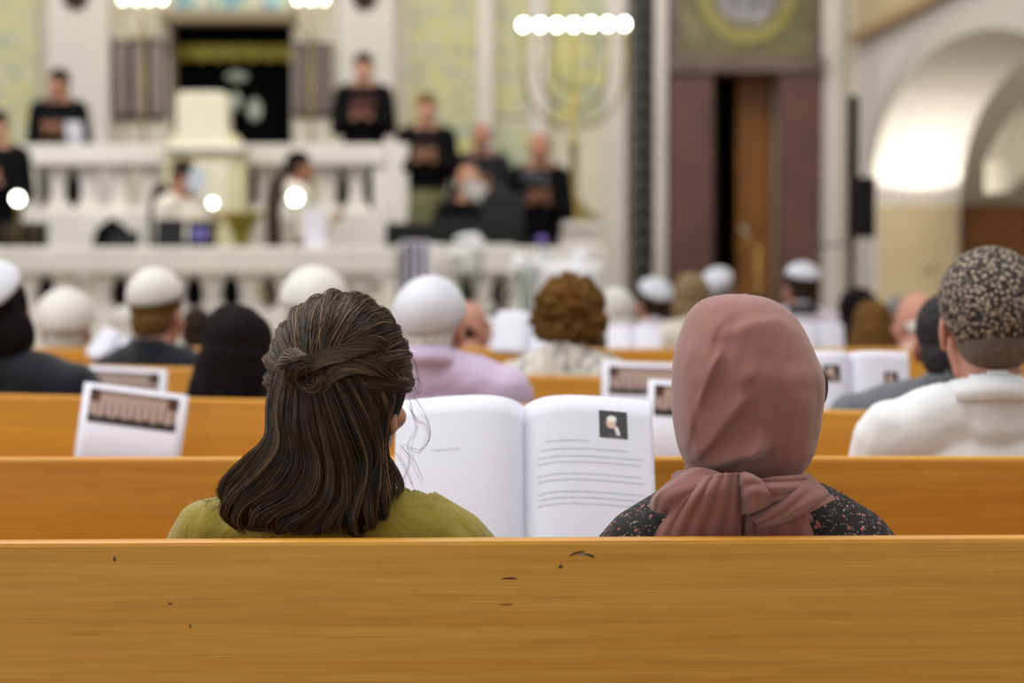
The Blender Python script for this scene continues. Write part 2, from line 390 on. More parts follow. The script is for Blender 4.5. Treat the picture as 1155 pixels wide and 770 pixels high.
def person(label, X, Y, H, floor=0, rz=0, seated=True, skin=0, top='blackcloth', bottom='blackcloth', hair=None, hairm=None, cap=None, capm=None,
           cap_tilt=.35, yaw=0, pitch=0, roll=0, sw=.18, big=1.0, female=False, hands=None, vox=.013, skirt=None, group=None, seat=.45, glasses=False, collar=None, hs=1.0, capr=.088, sd=.318, capz=0):
    root = empty('person', (X, Y, floor), rz, label, 'person', group)
    J = skeleton(H, seated, sw, hands, seat=seat, sd=sd)
    J['head'].z = H - .118 * hs
    mb = MB(); torso(mb, J, -.004, big, female); arms(mb, J); legs(mb, J)
    body = arr(remesh(mb, vox, 3)); body = (body[0], body[1], [0] * len(body[2]))
    HT = Matrix.Translation(J['head']) @ Euler((-pitch, roll, yaw)).to_matrix().to_4x4() @ Matrix.Diagonal((hs, hs, hs, 1))
    items = [(body, Matrix.Identity(4)), (HEAD, HT)]
    for n, s in (('l', -1), ('r', 1)):
        d = (J['ha' + n] - J['el' + n]).normalized(); d2 = (d + Vector((-s * .5, .1, .15))).normalized()
        up = Vector((s * .5, -.2, -1)) if True else None
        items.append(((HANDL if s > 0 else HAND), aim(J['ha' + n], d2, up)))
    me = joined(items, 'body'); o = link('body', me, [SKINS[skin], EYE, IRIS, LIP], root)
    # clothing
    mb = MB(); torso(mb, J, .008, big, female); arms(mb, J, .012, stop=.03)
    me = remesh(mb, vox * .9, 4, 'shirt')
    # open the neckline: cut everything above the collar line
    bm = bmesh.new(); bm.from_mesh(me)
    zc = J['S'] + .085
    kill = [v for v in bm.verts if v.co.z > zc + (-.5 * v.co.y) and abs(v.co.x) < .12]
    bmesh.ops.delete(bm, geom=kill, context='VERTS'); bm.to_mesh(me); bm.free()
    sh = link('shirt', me, M[top] if isinstance(top, str) else top, root)
    so = sh.modifiers.new('s', 'SOLIDIFY'); so.thickness = .004; so.offset = 1
    if collar:
        mb = MB(); prof = [(-.0, 0)]
        n = 28; V = []; 
        for j, (r, z) in enumerate(((.074, -.015), (.066, .022), (.070, .026), (.083, -.012))):
            for k in range(n):
                a = 2 * PI * k / n; V.append((r * math.cos(a), -.024 + r * math.sin(a) * .95, zc - .012 + z + (.012 if math.sin(a) < 0 else -.02) * abs(math.sin(a))))
        Fc = [(j * n + k, j * n + (k + 1) % n, ((j + 1) % 4) * n + (k + 1) % n, ((j + 1) % 4) * n + k) for j in range(4) for k in range(n)]
        mb.add(V, Fc); mb.build('collar', M[collar] if isinstance(collar, str) else collar, root, True)
    mb = MB()
    if skirt and not seated:
        hz = J['hip']; mb.lathe([(.15, hz + .12), (.175, hz), (.19, hz - .2), (.22, .35), (.23, .30)], n=28, lobes=7, amp=.04)
        mb.build('skirt', M[skirt] if isinstance(skirt, str) else skirt, root, True)
    else:
        legs(mb, J, .012, feet=False, stop=.0); mb.ell((0, .0, J['hip'] + .02), (.178 * big, .12, .12))
        link('trousers', remesh(mb, vox, 3, 'trousers'), M[bottom] if isinstance(bottom, str) else bottom, root)
    for n in 'lr':
        c = J['an' + n]; mb = MB(); mb.tube([c + Vector((0, -.035, -.035)), c + Vector((0, .07, -.042)), c + Vector((0, .165, -.048))], [.042, .042, .032], n=12)
        mb.build('shoe', M['black'], root, True)
    # hair
    if hair:
        mb = MB()
        if hair == 'short':
            mb.ell((0, -.019, .042), (.081, .096, .085)); mb.ell((0, -.05, -.02), (.066, .062, .06))
        elif hair == 'bald': mb.ell((0, -.05, -.015), (.08, .066, .035))
        elif hair == 'curly':
            mb.ell((0, -.02, .035), (.115, .115, .105)); mb.ell((-.07, -.03, -.02), (.06, .06, .06)); mb.ell((.07, -.03, -.02), (.06, .06, .06)); mb.ell((0, -.07, -.04), (.09, .06, .06))
        elif hair == 'long':
            mb.ell((0, -.024, .034), (.088, .1, .094)); mb.tube([(0, -.05, 0), (0, -.06, -.1), (0, -.062, -.2)], [.085, .08, .055], n=16)
            mb.tube([(-.06, -.03, 0), (-.08, -.05, -.12), (-.08, -.06, -.22)], [.04, .045, .03]); mb.tube([(.06, -.03, 0), (.08, -.05, -.12), (.08, -.06, -.22)], [.04, .045, .03])
        elif hair == 'bob':
            mb.ell((0, -.024, .034), (.09, .1, .094)); mb.ell((0, -.05, -.05), (.092, .07, .085))
        me = remesh(mb, .007, 3, 'hair')
        amp = {'curly': .022, 'long': .007, 'bob': .006, 'short': .002, 'bald': .001}[hair]; sc = {'curly': 45, 'long': 25, 'bob': 30}.get(hair, 60)
        me.update(); nr = [v.normal.copy() for v in me.vertices]
        for v, q in zip(me.vertices, nr):
            st = (1, 1, .25) if hair in ('long', 'bob') else (1, 1, 1)
            v.co += q * amp * vnoise((v.co.x * st[0], v.co.y, v.co.z * st[2]), sc)
        ho = link('hair', me, hairm, root); ho.matrix_local = HT
    if cap:
        mb = MB(); R = capr; n = 32; prof = []
        if cap == 'kippah':
            for j in range(10): a = j / 9 * 1.22; prof.append((R * math.sin(a) * 1.0 + .0005, R * math.cos(a) * .92))
            for j in range(9, -1, -1): a = j / 9 * 1.22; prof.append(((R - .004) * math.sin(a) + .0004, (R - .004) * math.cos(a) * .92))
        else:   # deep soft cap
            for j in range(12): a = j / 11 * 1.62; prof.append((R * math.sin(a) + .0005, R * math.cos(a) * 1.05))
            for j in range(11, -1, -1): a = j / 11 * 1.62; prof.append(((R - .005) * math.sin(a) + .0004, (R - .005) * math.cos(a) * 1.05))
        mb.lathe(prof, n=n)
        c = mb.build('kippah', capm, root, True)
        c.matrix_local = HT @ Matrix.Translation((0, -.022, .036 + capz + (.01 if hair else .002))) @ Euler((cap_tilt, 0, 0)).to_matrix().to_4x4() @ Matrix.Translation((0, 0, .002)) @ Matrix.Diagonal((1.0, 1.14, 1, 1))
    return root, J, HT

# ------------------------------------------------------------------ pews
PEW = [(2.778, .035), (3.75, .01), (4.85, -.24), (5.78, -.34), (7.0, .0), (7.9, 0), (8.8, 0), (9.7, 0), (10.6, 0)]
def pewY(n, X): return PEW[n][0] + PEW[n][1] * X
place_words = ['nearest the viewer, with chips and scratches along its top', 'directly in front of the two women', 'third row, holding leaning booklets on its ledge', 'fourth row, behind the lavender shirt',
               'fifth row, glimpsed between heads', 'sixth row among the seated crowd', 'seventh row among the seated crowd', 'eighth row, near the kippah wearers', 'front row of the right block, closest to the portal']
for n, (Y0, sl) in enumerate(PEW):
    r = empty('pew', (0, Y0, 0), math.atan(sl), 'honey coloured wooden pew, ' + place_words[n], 'pew', 'rows of wooden pews')
    if n >= 5: r.scale = (1, 1, .87)
    x0, x1 = (-2.6, 1.9) if n < 2 else ((-1.75, 1.7) if n < 4 else ((-3.2, 2.2) if n < 7 else (.2, 2.3)))
    mb = MB(); mb.box(x0, x1, 0, .03, .12, 1.0); mb.build('backrest', WOOD, r, bevel=.006)
    mb = MB(); mb.box(x0, x1, .032, .45, .41, .45); mb.build('seat', WOOD, r, bevel=.008)
    if n:
        mb = MB(); mb.box(x0, x1, -.12, -.002, .72, .74); mb.box(x0, x1, -.13, -.118, .72, .765); mb.build('book_ledge', WOOD, r, bevel=.003)
    for x in (x0 - .04, x1):
        mb = MB(); mb.prism([(-.02, 0), (.46, 0), (.47, .46), (.30, .62), (.08, .98), (.03, 1.02), (-.03, 1.02)], 'x', x, x + .04); mb.build('end_panel', WOOD, r, bevel=.006)
    if n == 0:
        chip = mat('chipped_dark_wood', (92, 60, 26), .8); chl = mat('chipped_grey', (150, 132, 104), .8)
        def chipm(px, py, w, h, m, sk=0):
            p = at(px, py, 2.8); k = 2.8 / F; mb = MB(); N_ = 14; poly = []
            for i in range(N_):
                a = 2 * PI * i / N_; q = 1 + .2 * math.sin(3 * a + px) + .1 * math.sin(5 * a + py)
                dx = w / 2 * math.cos(a) * q * k; poly.append((p.x + dx, p.z + h / 2 * math.sin(a) * q * k + sk * dx))
            mb.prism(poly, 'y', -.0006, .001); mb.build('scratch', m, r)
        chipm(650, 621, 17, 2.6, chip, .3); chipm(664, 623.5, 14, 3, chip, -.3); chipm(657, 622.5, 9, 4, chl); chipm(632, 636, 5, 4, chip); chipm(575, 649, 18, 2.4, chip)
        chipm(571, 678, 16, 2, mat('stain_brown', (150, 92, 30), .7)); chipm(135, 625, 3, 6, chip); chipm(197, 675, 5, 2, chip); chipm(219, 700, 2, 4, chip)

# ------------------------------------------------------------------ woman with half-up brown hair
def cloud_torso(root, J, name, m, vox, g=.01, extra=None, big=1.0, female=True, zcut=.07):
    mb = MB(); torso(mb, J, g, big, female); arms(mb, J, g + .004, stop=.02)
    if extra: extra(mb)
    me = remesh(mb, vox, 5, name); bm = bmesh.new(); bm.from_mesh(me)
    bmesh.ops.delete(bm, geom=[v for v in bm.verts if v.co.z > J['S'] + zcut - .5 * v.co.y and abs(v.co.x) < .12], context='VERTS')
    bm.to_mesh(me); bm.free()
    o = link(name, me, m, root); s = o.modifiers.new('s', 'SOLIDIFY'); s.thickness = .003; s.offset = 1
    return o

def tube_strands(paths, radii, cols, name, m, parent, nside=3):
    """paths: list of (n,3) arrays (same n)"""
    P = np.array(paths); ns, n, _ = P.shape
    T = np.gradient(P, axis=1); T /= np.linalg.norm(T, axis=2, keepdims=True) + 1e-9
    ref = np.array([.3, .9, .2]); U = np.cross(T, ref); U /= np.linalg.norm(U, axis=2, keepdims=True) + 1e-9; W = np.cross(T, U)
    tt = np.linspace(0, 1, n); tp = np.clip(np.minimum(tt * 8 + .3, (1 - tt) * 6 + .08), 0, 1)
    R = np.array(radii)[:, None] * tp[None, :]
    V = np.empty((ns, n, nside, 3))
    for k in range(nside):
        a = 2 * PI * k / nside; V[:, :, k] = P + (U * math.cos(a) + W * math.sin(a)) * R[..., None]
    V = V.reshape(-1, 3)
    i = np.arange(n - 1)[:, None] * nside; k = np.arange(nside)[None, :]
    q = np.stack([i + k, i + (k + 1) % nside, i + nside + (k + 1) % nside, i + nside + k], -1).reshape(-1, 4)
    Q = (q[None] + (np.arange(ns) * n * nside)[:, None, None]).reshape(-1, 4)
    me = bpy.data.meshes.new(name); me.vertices.add(len(V)); me.vertices.foreach_set('co', V.astype(np.float32).ravel())
    me.loops.add(Q.size); me.loops.foreach_set('vertex_index', Q.astype(np.int32).ravel())
    me.polygons.add(len(Q)); me.polygons.foreach_set('loop_start', np.arange(0, Q.size, 4, dtype=np.int32))
    me.polygons.foreach_set('use_smooth', np.ones(len(Q), bool)); me.update(calc_edges=True)
    ca = me.color_attributes.new('Col', 'FLOAT_COLOR', 'POINT')
    C = np.ones((ns, n, nside, 4)); C[..., :3] = np.array(cols)[:, None, None, :]; ca.data.foreach_set('color', C.astype(np.float32).ravel())
    o = bpy.data.objects.new(name, me); COL.objects.link(o); me.materials.append(m); o.parent = parent; return o

YW = 2.98
def woman_olive():
    c = at(384, 343, YW); H = c.z; root = empty('person', (c.x, YW, 0), 0, 'woman with half-up wavy brown hair and olive green shirt, seated left of the hijab wearer', 'person')
    J = skeleton(H - .008, True, .148)
    J['shl'].z += .006; J['shr'].z -= .022; J['shl'].x -= .018
    HT = Matrix.Translation(J['head']) @ Euler((.05, 0, -.42)).to_matrix().to_4x4()
    mb = MB(); torso(mb, J, -.004, 1, True); arms(mb, J); legs(mb, J)
    body = arr(remesh(mb, .009, 3)); body = (body[0], body[1], [0] * len(body[2]))
    items = [(body, Matrix.Identity(4)), (HEAD, HT)]
    for n, s in (('l', -1), ('r', 1)):
        d = (J['ha' + n] - J['el' + n]).normalized(); items.append(((HANDL if s > 0 else HAND), aim(J['ha' + n], d + Vector((-s * .4, 0, .1)), (s * .4, -.2, -1))))
    link('body', joined(items, 'body'), [SKINS[0], EYE, IRIS, LIP], root)
    olive = cloth_mat('olive_cotton', (152, 136, 54), .85, rgb2=(142, 126, 48), wrinkle=.5)
    def ex(mb):
        mb.tube([(.15, 0, J['S'] - .03), (.19, .02, J['S'] - .08)], [.05, .05])
    cloud_torso(root, J, 'shirt', olive, .008, .010, ex)
    # folded stand collar
    n = 40; V = []
    for r, z in ((.070, -.02), (.064, .02), (.067, .026), (.078, -.012)):
        for k in range(n):
            a = 2 * PI * k / n; V.append((r * math.cos(a), -.02 + r * math.sin(a), J['S'] + .062 + z + .012 * math.cos(a * 1) * -.3 - .018 * math.sin(a)))
    Fc = [(j * n + k, j * n + (k + 1) % n, ((j + 1) % 4) * n + (k + 1) % n, ((j + 1) % 4) * n + k) for j in range(4) for k in range(n)]
    MB().add(V, Fc).build('collar', olive, root, True)
    mb = MB(); legs(mb, J, .012, feet=False); mb.ell((0, .0, J['hip'] + .02), (.178, .12, .12)); link('trousers', remesh(mb, .013, 3), M['blackcloth'], root)
    for q in 'lr':
        a = J['an' + q]; MB().tube([a + Vector((0, -.035, -.035)), a + Vector((0, .07, -.042)), a + Vector((0, .165, -.048))], [.042, .042, .032]).build('shoe', M['black'], root, True)
    # ---- hair
    base = cloth_mat('hair_under', (34, 24, 16), .8, sheen=0)
    hm = attr_mat('brown_hair', .42, spec=.45)
    def L(px, py, d):  # photo measure -> local point of the person, d = metres nearer to the viewer than the head centre
        p = at(px, py, YW - d); return Vector((p.x - c.x, p.y - YW, p.z))
    hc = L(384, 430, 0); hc = np.array(hc) + [0, .0, .004]
    R = np.array([.0925, .108, .104])
    mb = MB(); mb.ell(hc + [0, .0, 0], R * .955, n=32, k=20)
    mb.tube([L(380, 470, .01), L(378, 520, .03), L(375, 560, .05)], [.078, .062, .05], n=18)
    mb.tube([L(345, 490, .05), L(312, 540, .07), L(305, 572, .075)], [.045, .04, .025], n=14)
    mb.tube([L(410, 500, .04), L(415, 540, .05), L(408, 565, .06)], [.03, .022, .012], n=14)
    me = remesh(mb, .008, 3, 'hair_base'); 
    hair = link('hair', me, base, root)
    bun = np.array(L(350, 424, .108)); paths = []; rad = []; cols = []
    cA, cB, cC = np.array(lin((74, 55, 37))[:3]), np.array(lin((38, 27, 18))[:3]), np.array(lin((150, 116, 80))[:3])
    def addp(P, shade=0, r=.00055, hl=.1):
        paths.append(P); rad.append(r * rng.uniform(.7, 1.3)); q = rng.random(); col = cA * (1 - q) + cB * q
        if rng.random() < hl: col = col * .4 + cC * .6
        cols.append(col * (1 + shade))
    NP = 30; ts = np.linspace(0, 1, NP)
    def onshell(dirs, off):  # dirs (n,3)
        d = dirs / np.linalg.norm(dirs, axis=1, keepdims=True); rr = 1 / np.sqrt(((d / R) ** 2).sum(1)); return hc + d * (rr + off)[:, None]
    bd = (bun - hc); bd /= np.linalg.norm(bd)
    # scalp strands swept from hairline to the twist
    for k in range(3000):
        u = rng.uniform(-1.25, 1.25); ph = u * 1.5   # around from left ear over the crown to right ear
        fw = rng.uniform(-.25, .95)
        s0 = np.array([math.sin(ph), fw * (1 if abs(ph) < 1.2 else .4), math.cos(ph) * (1 if abs(ph) < PI / 2 else .5)])
        s0 /= np.linalg.norm(s0)
        side = 1 if ph > 0 else -1
        mid = s0 + bd; mid /= np.linalg.norm(mid)
        swoop = np.array([side * .12, 0, (.18 if abs(ph) < .9 else -.10)])
        tgt = bd + np.array([rng.normal(0, .06) + .07 * side, 0, rng.normal(0, .05) + (.05 if abs(ph) < .7 else -.02)])
        w = ts[:, None]; D = (1 - w) ** 2 * s0 + 2 * w * (1 - w) * (mid + swoop) * 1.0 + w ** 2 * tgt
        clump = .0035 * math.sin(u * 23 + 1.3) * np.sin(ts * PI) + .0025 * math.sin(u * 61) * np.sin(ts * PI)
        vol = .006 * np.exp(-((ph - .25) / .5) ** 2) * np.sin(ts * PI * .9)
        off = rng.uniform(-.002, .0025) + clump + vol + .004 * np.sin(ts * PI)
        P = onshell(D, off); P += np.cumsum(rng.normal(0, .00018, (NP, 3)), 0)
        addp(P, shade=.25 * math.sin(u * 23 + 1.3), hl=.10 + (.25 if -1.2 < ph < -.2 else 0))  # more pale strands at the left crown, a highlight painted into the colour
    # twisted bun: coil
    for k in range(420):
        a0 = rng.uniform(0, 2 * PI); rr = rng.uniform(.010, .024); dr = rng.normal(0, .004)
        a = a0 + ts * rng.uniform(2.5, 4.5)
        prof = rr + dr * np.sin(ts * 5)
        P = bun + np.stack([np.cos(a) * prof * 1.05, -.008 - .010 * np.cos((rr - .014) / .012 * 1.5) + .006 * (np.sin(a * 2)) + rng.normal(0, .0015), np.sin(a) * prof * .9], 1)
        addp(P, -.1 + .3 * math.sin(rr * 900), hl=.05)
    # rope swept in from the right and the left to the bun
    for (q0, q1, q2, q3, w0) in [((455, 405, .02), (425, 388, .085), (390, 396, .112), (352, 408, .122), .011), ((309, 425, .03), (318, 408, .08), (332, 400, .108), (352, 412, .122), .009),
                             ((462, 430, .02), (430, 415, .09), (395, 412, .113), (356, 430, .122), .012)]:
        G = catmull([L(*q0), L(*q1), L(*q2), L(*q3)], NP)
        for k in range(200):
            a = rng.uniform(0, 2 * PI) + ts * 4; r_ = w0 * math.sqrt(rng.random())
            P = G + np.stack([np.cos(a) * r_ * .5, np.sin(a) * r_ * .6 - .002, np.sin(a) * r_], 1); addp(P, .1, hl=.12)
    # hanging lengths: guides (px, py, d)
    guides = [
        [(312, 400, .03), (302, 450, .055), (300, 490, .07), (278, 515, .085), (255, 540, .09), (248, 555, .085), (262, 568, .08)],
        [(318, 405, .06), (308, 455, .08), (306, 495, .09), (285, 525, .10), (262, 552, .105), (256, 580, .10), (272, 606, .095)],
        [(325, 420, .09), (318, 465, .10), (320, 505, .105), (298, 535, .115), (272, 560, .118), (268, 590, .11), (292, 604, .10)],
        [(335, 435, .105), (332, 480, .11), (340, 520, .11), (322, 552, .12), (288, 572, .12), (290, 597, .115), (318, 598, .105)],
        [(345, 440, .11), (350, 485, .115), (362, 525, .115), (352, 560, .12), (318, 582, .12), (318, 600, .115), (345, 592, .11)],
        [(355, 440, .112), (365, 490, .115), (374, 530, .112), (370, 562, .115), (345, 588, .115), (335, 600, .11), (358, 590, .10)],
        [(365, 438, .112), (380, 490, .112), (392, 530, .105), (392, 565, .105), (385, 590, .105), (395, 604, .10), (410, 600, .095)],
        [(378, 430, .11), (400, 480, .105), (414, 520, .095), (408, 555, .098), (396, 582, .10), (404, 602, .095), (424, 600, .09)],
        [(395, 425, .105), (418, 470, .09), (430, 510, .08), (420, 545, .085), (412, 572, .09), (420, 594, .088), (434, 585, .08)],
        [(415, 425, .09), (432, 465, .065), (434, 505, .06), (434, 535, .065), (428, 560, .075), (434, 580, .075), (444, 566, .07)],
        [(440, 420, .06), (446, 440, .05), (437, 475, .055), (437, 508, .05), (447, 535, .055), (449, 552, .06), (440, 558, .06)],
    ]
    G = np.array([catmull([L(*p) for p in g], NP) for g in guides])
    for k in range(5200):
        u = rng.uniform(0, len(guides) - 1.001)
        if rng.random() < .45: u = min(len(guides) - 1.001, max(0, round(u) + rng.normal(0, .16)))
        i = int(u); f = u - i
        P = G[i] * (1 - f) + G[i + 1] * f
        dep = -(rng.random() ** 1.6 * .018 - .002); ph = round(u * 2.3) * 2.1
        cid = round(u * 2.6 + rng.normal(0, .12)); ph = cid * 2.37; ca_ = .004 + .006 * ((cid * 7) % 5) / 5; fq = 9 + (cid * 3) % 5
        P = P + np.stack([np.sin(ts * fq + ph) * ca_ * ts ** 1.3 + rng.normal(0, .0018) * ts, dep + .007 * np.cos(cid * 2.1 + ts * 4) * (.3 + ts), np.cos(ts * fq + ph) * ca_ * .6 * ts], 1)
        e = rng.uniform(.86, 1.0)
        e *= .86 + .14 * ((round(u * 2.6) * 5) % 4) / 3
        if 5.5 < u < 6.7: e *= rng.uniform(.72, .86)
        if u > 7: e *= rng.uniform(.84, 1)
        q_ = (P - hc) / (R * .985); m_ = q_[:, 0] ** 2 + q_[:, 2] ** 2; ins = (m_ < 1)
        ylim = hc[1] - R[1] * .985 * np.sqrt(np.clip(1 - m_, 0, 1)) - .002 + dep * .3
        P[:, 1] = np.where(ins, np.minimum(P[:, 1], ylim), P[:, 1])
        P = np.stack([np.interp(np.linspace(0, e, NP), ts, P[:, j]) for j in range(3)], 1)
        P += np.cumsum(rng.normal(0, .00022, (NP, 3)), 0) 
        addp(P, -.1 + .35 * math.sin(u * 9), hl=.12 if u > 2 else .3)  # left lengths get extra pale strands as painted highlight
    # flyaways beside the right cheek and at the left temple
    for g in [[(462, 440, .03), (476, 462, .03), (484, 488, .02), (474, 508, .02), (456, 500, .03)], [(460, 455, .03), (470, 480, .03), (462, 505, .03), (470, 530, .03), (480, 548, .03)],
              [(463, 430, .02), (470, 445, .02), (474, 432, .02), (466, 424, .02)], [(450, 500, .05), (462, 520, .04), (456, 545, .04), (468, 560, .04)],
              [(461, 445, .03), (468, 470, .02), (480, 480, .02), (483, 495, .02), (470, 515, .02)], [(455, 400, .03), (466, 402, .02), (472, 430, .02), (464, 446, .02)],
              [(448, 510, .05), (458, 530, .04), (470, 552, .04)], [(252, 560, .09), (238, 566, .09), (226, 562, .09)], [(258, 566, .09), (244, 572, .09), (228, 568, .09)], [(256, 562, .09), (240, 562, .08), (230, 572, .08)],
              [(312, 400, .03), (303, 420, .03), (297, 440, .03)], [(310, 410, .03), (300, 432, .03), (302, 450, .03)], [(318, 395, .03), (306, 405, .03), (296, 408, .03)]]:
        for rep in range(4):
            j = [(a + rng.normal(0, 1.6), b + rng.normal(0, 1.6), d) for a, b, d in g]
            addp(catmull([L(*p) for p in j], NP), .8, r=.00017)
    o = tube_strands(paths, rad, cols, 'hair_strands', hm, hair)
    return root
woman_olive()

# ------------------------------------------------------------------ woman in hijab
def seg_dist(px, py, poly):
    """signed distance (arrays) to polyline; sign by side"""
    best = np.full(px.shape, 1e9); sg = np.zeros(px.shape)
    for (x0, y0), (x1, y1) in zip(poly[:-1], poly[1:]):
        dx, dy = x1 - x0, y1 - y0; L2 = dx * dx + dy * dy
        t = np.clip(((px - x0) * dx + (py - y0) * dy) / L2, 0, 1)
        d = np.hypot(px - x0 - t * dx, py - y0 - t * dy); s = np.sign(dx * (py - y0) - dy * (px - x0))
        m = d < best; best = np.where(m, d, best); sg = np.where(m, s, sg)
    return best, sg
def end_fade(px, py, poly, w):
    (x0, y0), (x1, y1) = poly[0], poly[-1]
    return 1 - np.exp(-((px - x0) ** 2 + (py - y0) ** 2) / w ** 2) * .9

YH = 2.98
def patch(curves, nu, nv, ripple=None, org=(0, 0, 0)):
    """curves: list of polylines of (px,py,Y) -> grid"""
    C = [catmull([tuple(at(*p)) for p in c], nu) for c in curves]
    C = np.array(C); G = np.array([catmull(C[:, i], nv) for i in range(nu)])  # nu,nv,3
    if ripple:
        U, Vv = np.meshgrid(np.linspace(0, 1, nu), np.linspace(0, 1, nv), indexing='ij'); G[..., 1] += ripple(U, Vv)
    G = G - np.array(org)
    V = G.reshape(-1, 3); Fc = [(i * nv + j, i * nv + j + 1, (i + 1) * nv + j + 1, (i + 1) * nv + j) for i in range(nu - 1) for j in range(nv - 1)]
    return V, Fc

def woman_hijab():
    c = at(845, 332, YH); H = c.z; root = empty('person', (c.x, YH, 0), 0, 'woman in a dusty pink hijab knotted behind the neck and black floral blouse', 'person')
    J = skeleton(H - .012, True, .142, sd=.325, hands=((.22, .12, -.27), (.13, .34, -.16)))
    for q in 'lr': J['sh' + q].z -= .02
    HT = Matrix.Translation(J['head']) @ Euler((.0, 0, .15)).to_matrix().to_4x4()
    mb = MB(); torso(mb, J, -.004, 1, True); arms(mb, J); legs(mb, J)
    body = arr(remesh(mb, .009, 3)); body = (body[0], body[1], [0] * len(body[2]))
    items = [(body, Matrix.Identity(4)), (HEAD, HT)]
    for n, s in (('l', -1), ('r', 1)):
        d = (J['ha' + n] - J['el' + n]).normalized(); items.append(((HANDL if s > 0 else HAND), aim(J['ha' + n], d + Vector((-s * .2, 0, .2)), (s * .8, -.2, -.6))))
    link('body', joined(items, 'body'), [SKINS[1], EYE, IRIS, LIP], root)
    cloud_torso(root, J, 'blouse', floral_mat(), .008, .009, zcut=.09)
    mb = MB(); legs(mb, J, .012, feet=False); mb.ell((0, .0, J['hip'] + .02), (.178, .12, .12)); link('trousers', remesh(mb, .013, 3), M['blackcloth'], root)
    for q in 'lr':
        a = J['an' + q]; MB().tube([a + Vector((0, -.035, -.035)), a + Vector((0, .07, -.042)), a + Vector((0, .165, -.048))], [.042, .042, .032]).build('shoe', M['black'], root, True)
    # scarf material: fine crinkled weave
    m = cloth_mat('dusty_pink_scarf', (150, 103, 93), .8, rgb2=(138, 92, 84), sheen=.35, weave=700, bump=.2)
    nt = m.node_tree; b = nt.nodes['Principled BSDF']; N = nt.nodes.new; L_ = nt.links.new
    tc = N('ShaderNodeTexCoord'); mp = N('ShaderNodeMapping'); mp.inputs['Scale'].default_value = (1, 1, .12); L_(tc.outputs['Object'], mp.inputs[0])
    w = N('ShaderNodeTexNoise'); w.inputs['Scale'].default_value = 420; w.inputs['Detail'].default_value = 2; L_(mp.outputs[0], w.inputs['Vector'])
    bp = N('ShaderNodeBump'); bp.inputs['Strength'].default_value = .28; bp.inputs['Distance'].default_value = .0012; L_(w.outputs['Fac'], bp.inputs['Height']); L_(bp.outputs[0], b.inputs['Normal'])
    rows = [(332, 817, 843), (334.5, 803, 860), (339, 791, 873), (346, 782, 885), (356, 775, 896), (370, 769, 906), (388, 763, 915), (402, 760, 921), (420, 758.5, 929), (441, 758, 930.5), (464, 758.5, 928),
            (484, 761, 925), (503, 765, 921), (516, 770, 916), (528, 776, 909), (540, 786, 898), (552, 796, 886)]
    rr = np.array(rows, float); ny = 150
    tpar = np.linspace(0, 1, ny); R_ = catmull(rr, ny * 2)[::2]; ny = len(R_)
    nth = 220; th = np.linspace(0, 2 * PI, nth, endpoint=False)
    yc = R_[:, 0][:, None]; xl = R_[:, 1][:, None]; xr = R_[:, 2][:, None]
    cx = (xl + xr) / 2; hw = (xr - xl) / 2
    PX = cx + hw * np.cos(th)[None, :]; PY = np.repeat(yc, nth, 1)
    k = YH / F
    # depth half-size: head is deeper than wide, back bulge greater than face
    hd = hw * k * 1.22; sn = np.sin(th)[None, :]
    hd_b = np.where(sn > 0, hd * (1.0 + .06 * np.sin((PY - 332) / 220 * PI)), hd * 1.0)
    back = np.clip(sn, 0, 1)
    folds = [([(807, 386), (819, 370), (842, 360), (870, 358), (893, 371), (912, 394), (926, 420)], 12, .0032, 1, 2.0),
             ([(808, 382), (797, 405), (786, 432), (776, 464), (769, 503)], 9, .006, 1, 3),
             ([(834, 430), (827, 445), (815, 460), (797, 487), (774, 516)], 10, .007, 1, 2.5),
             ([(780, 372), (768, 408), (764, 456), (768, 495)], 7, .004, -1, 3),
             ([(798, 392), (787, 430), (781, 470)], 8, .003, -1, 2),
             ([(768, 510), (800, 518), (825, 506), (842, 500)], 9, .007, -1, 3),
             ([(845, 530), (872, 536), (895, 528), (915, 505)], 10, .004, 1, 2),
             ([(838, 470), (842, 490), (832, 512)], 7, .004, -1, 2),
             ([(900, 430), (906, 470), (903, 505)], 14, .003, 1, 1.5),
             ([(912, 400), (921, 440), (917, 480)], 8, .003, -1, 2),
             ([(818, 346), (800, 366), (790, 392), (782, 420)], 9, .0025, 1, 2), ([(858, 396), (850, 432), (853, 470), (846, 500)], 12, .0018, 1, 1.5),
             ([(880, 400), (884, 445), (878, 490)], 14, .0016, -1, 1.5), ([(771, 440), (773, 470), (781, 500)], 5, .003, 1, 2)]
    D = np.zeros(PX.shape)
    for poly, w_, amp, sg, sharp in folds:
        d, s = seg_dist(PX, PY, poly); s = s * sg
        g = np.where(s > 0, np.exp(-(d / (w_ * 1.6)) ** 1.5), np.exp(-(d / (w_ / sharp)) ** 2)); D += 2.9 * amp * g * end_fade(PX, PY, poly, 14) * 1.0
    D *= np.clip(back * 3, 0, 1)
    for _ in range(2):
        D = (np.roll(D, 1, 1) + D * 2 + np.roll(D, -1, 1)) / 4; D[1:-1] = (D[:-2] + 2 * D[1:-1] + D[2:]) / 4
    # light crinkles
    D += .0003 * np.sin(PX * .37 + PY * .05 + 3 * np.sin(PY * .03)) * np.clip(back * 2, 0, 1)
    Xw = (cx - 845) * k + hw * k * np.cos(th)[None, :] * (1 + 0 * D); Yw = -sn * (hd_b + D) 
    Zw = np.empty_like(PX)
    for i in range(ny): Zw[i, :] = at(845, R_[i, 0], YH).z
    V = np.stack([Xw, Yw, Zw], -1).reshape(-1, 3)
    Fc = [(i * nth + j, (i + 1) * nth + j, (i + 1) * nth + (j + 1) % nth, i * nth + (j + 1) % nth) for i in range(ny - 1) for j in range(nth)]
    # open the face side
    Fc2 = []
    zf0, zf1 = at(845, 372, YH).z, at(845, 520, YH).z
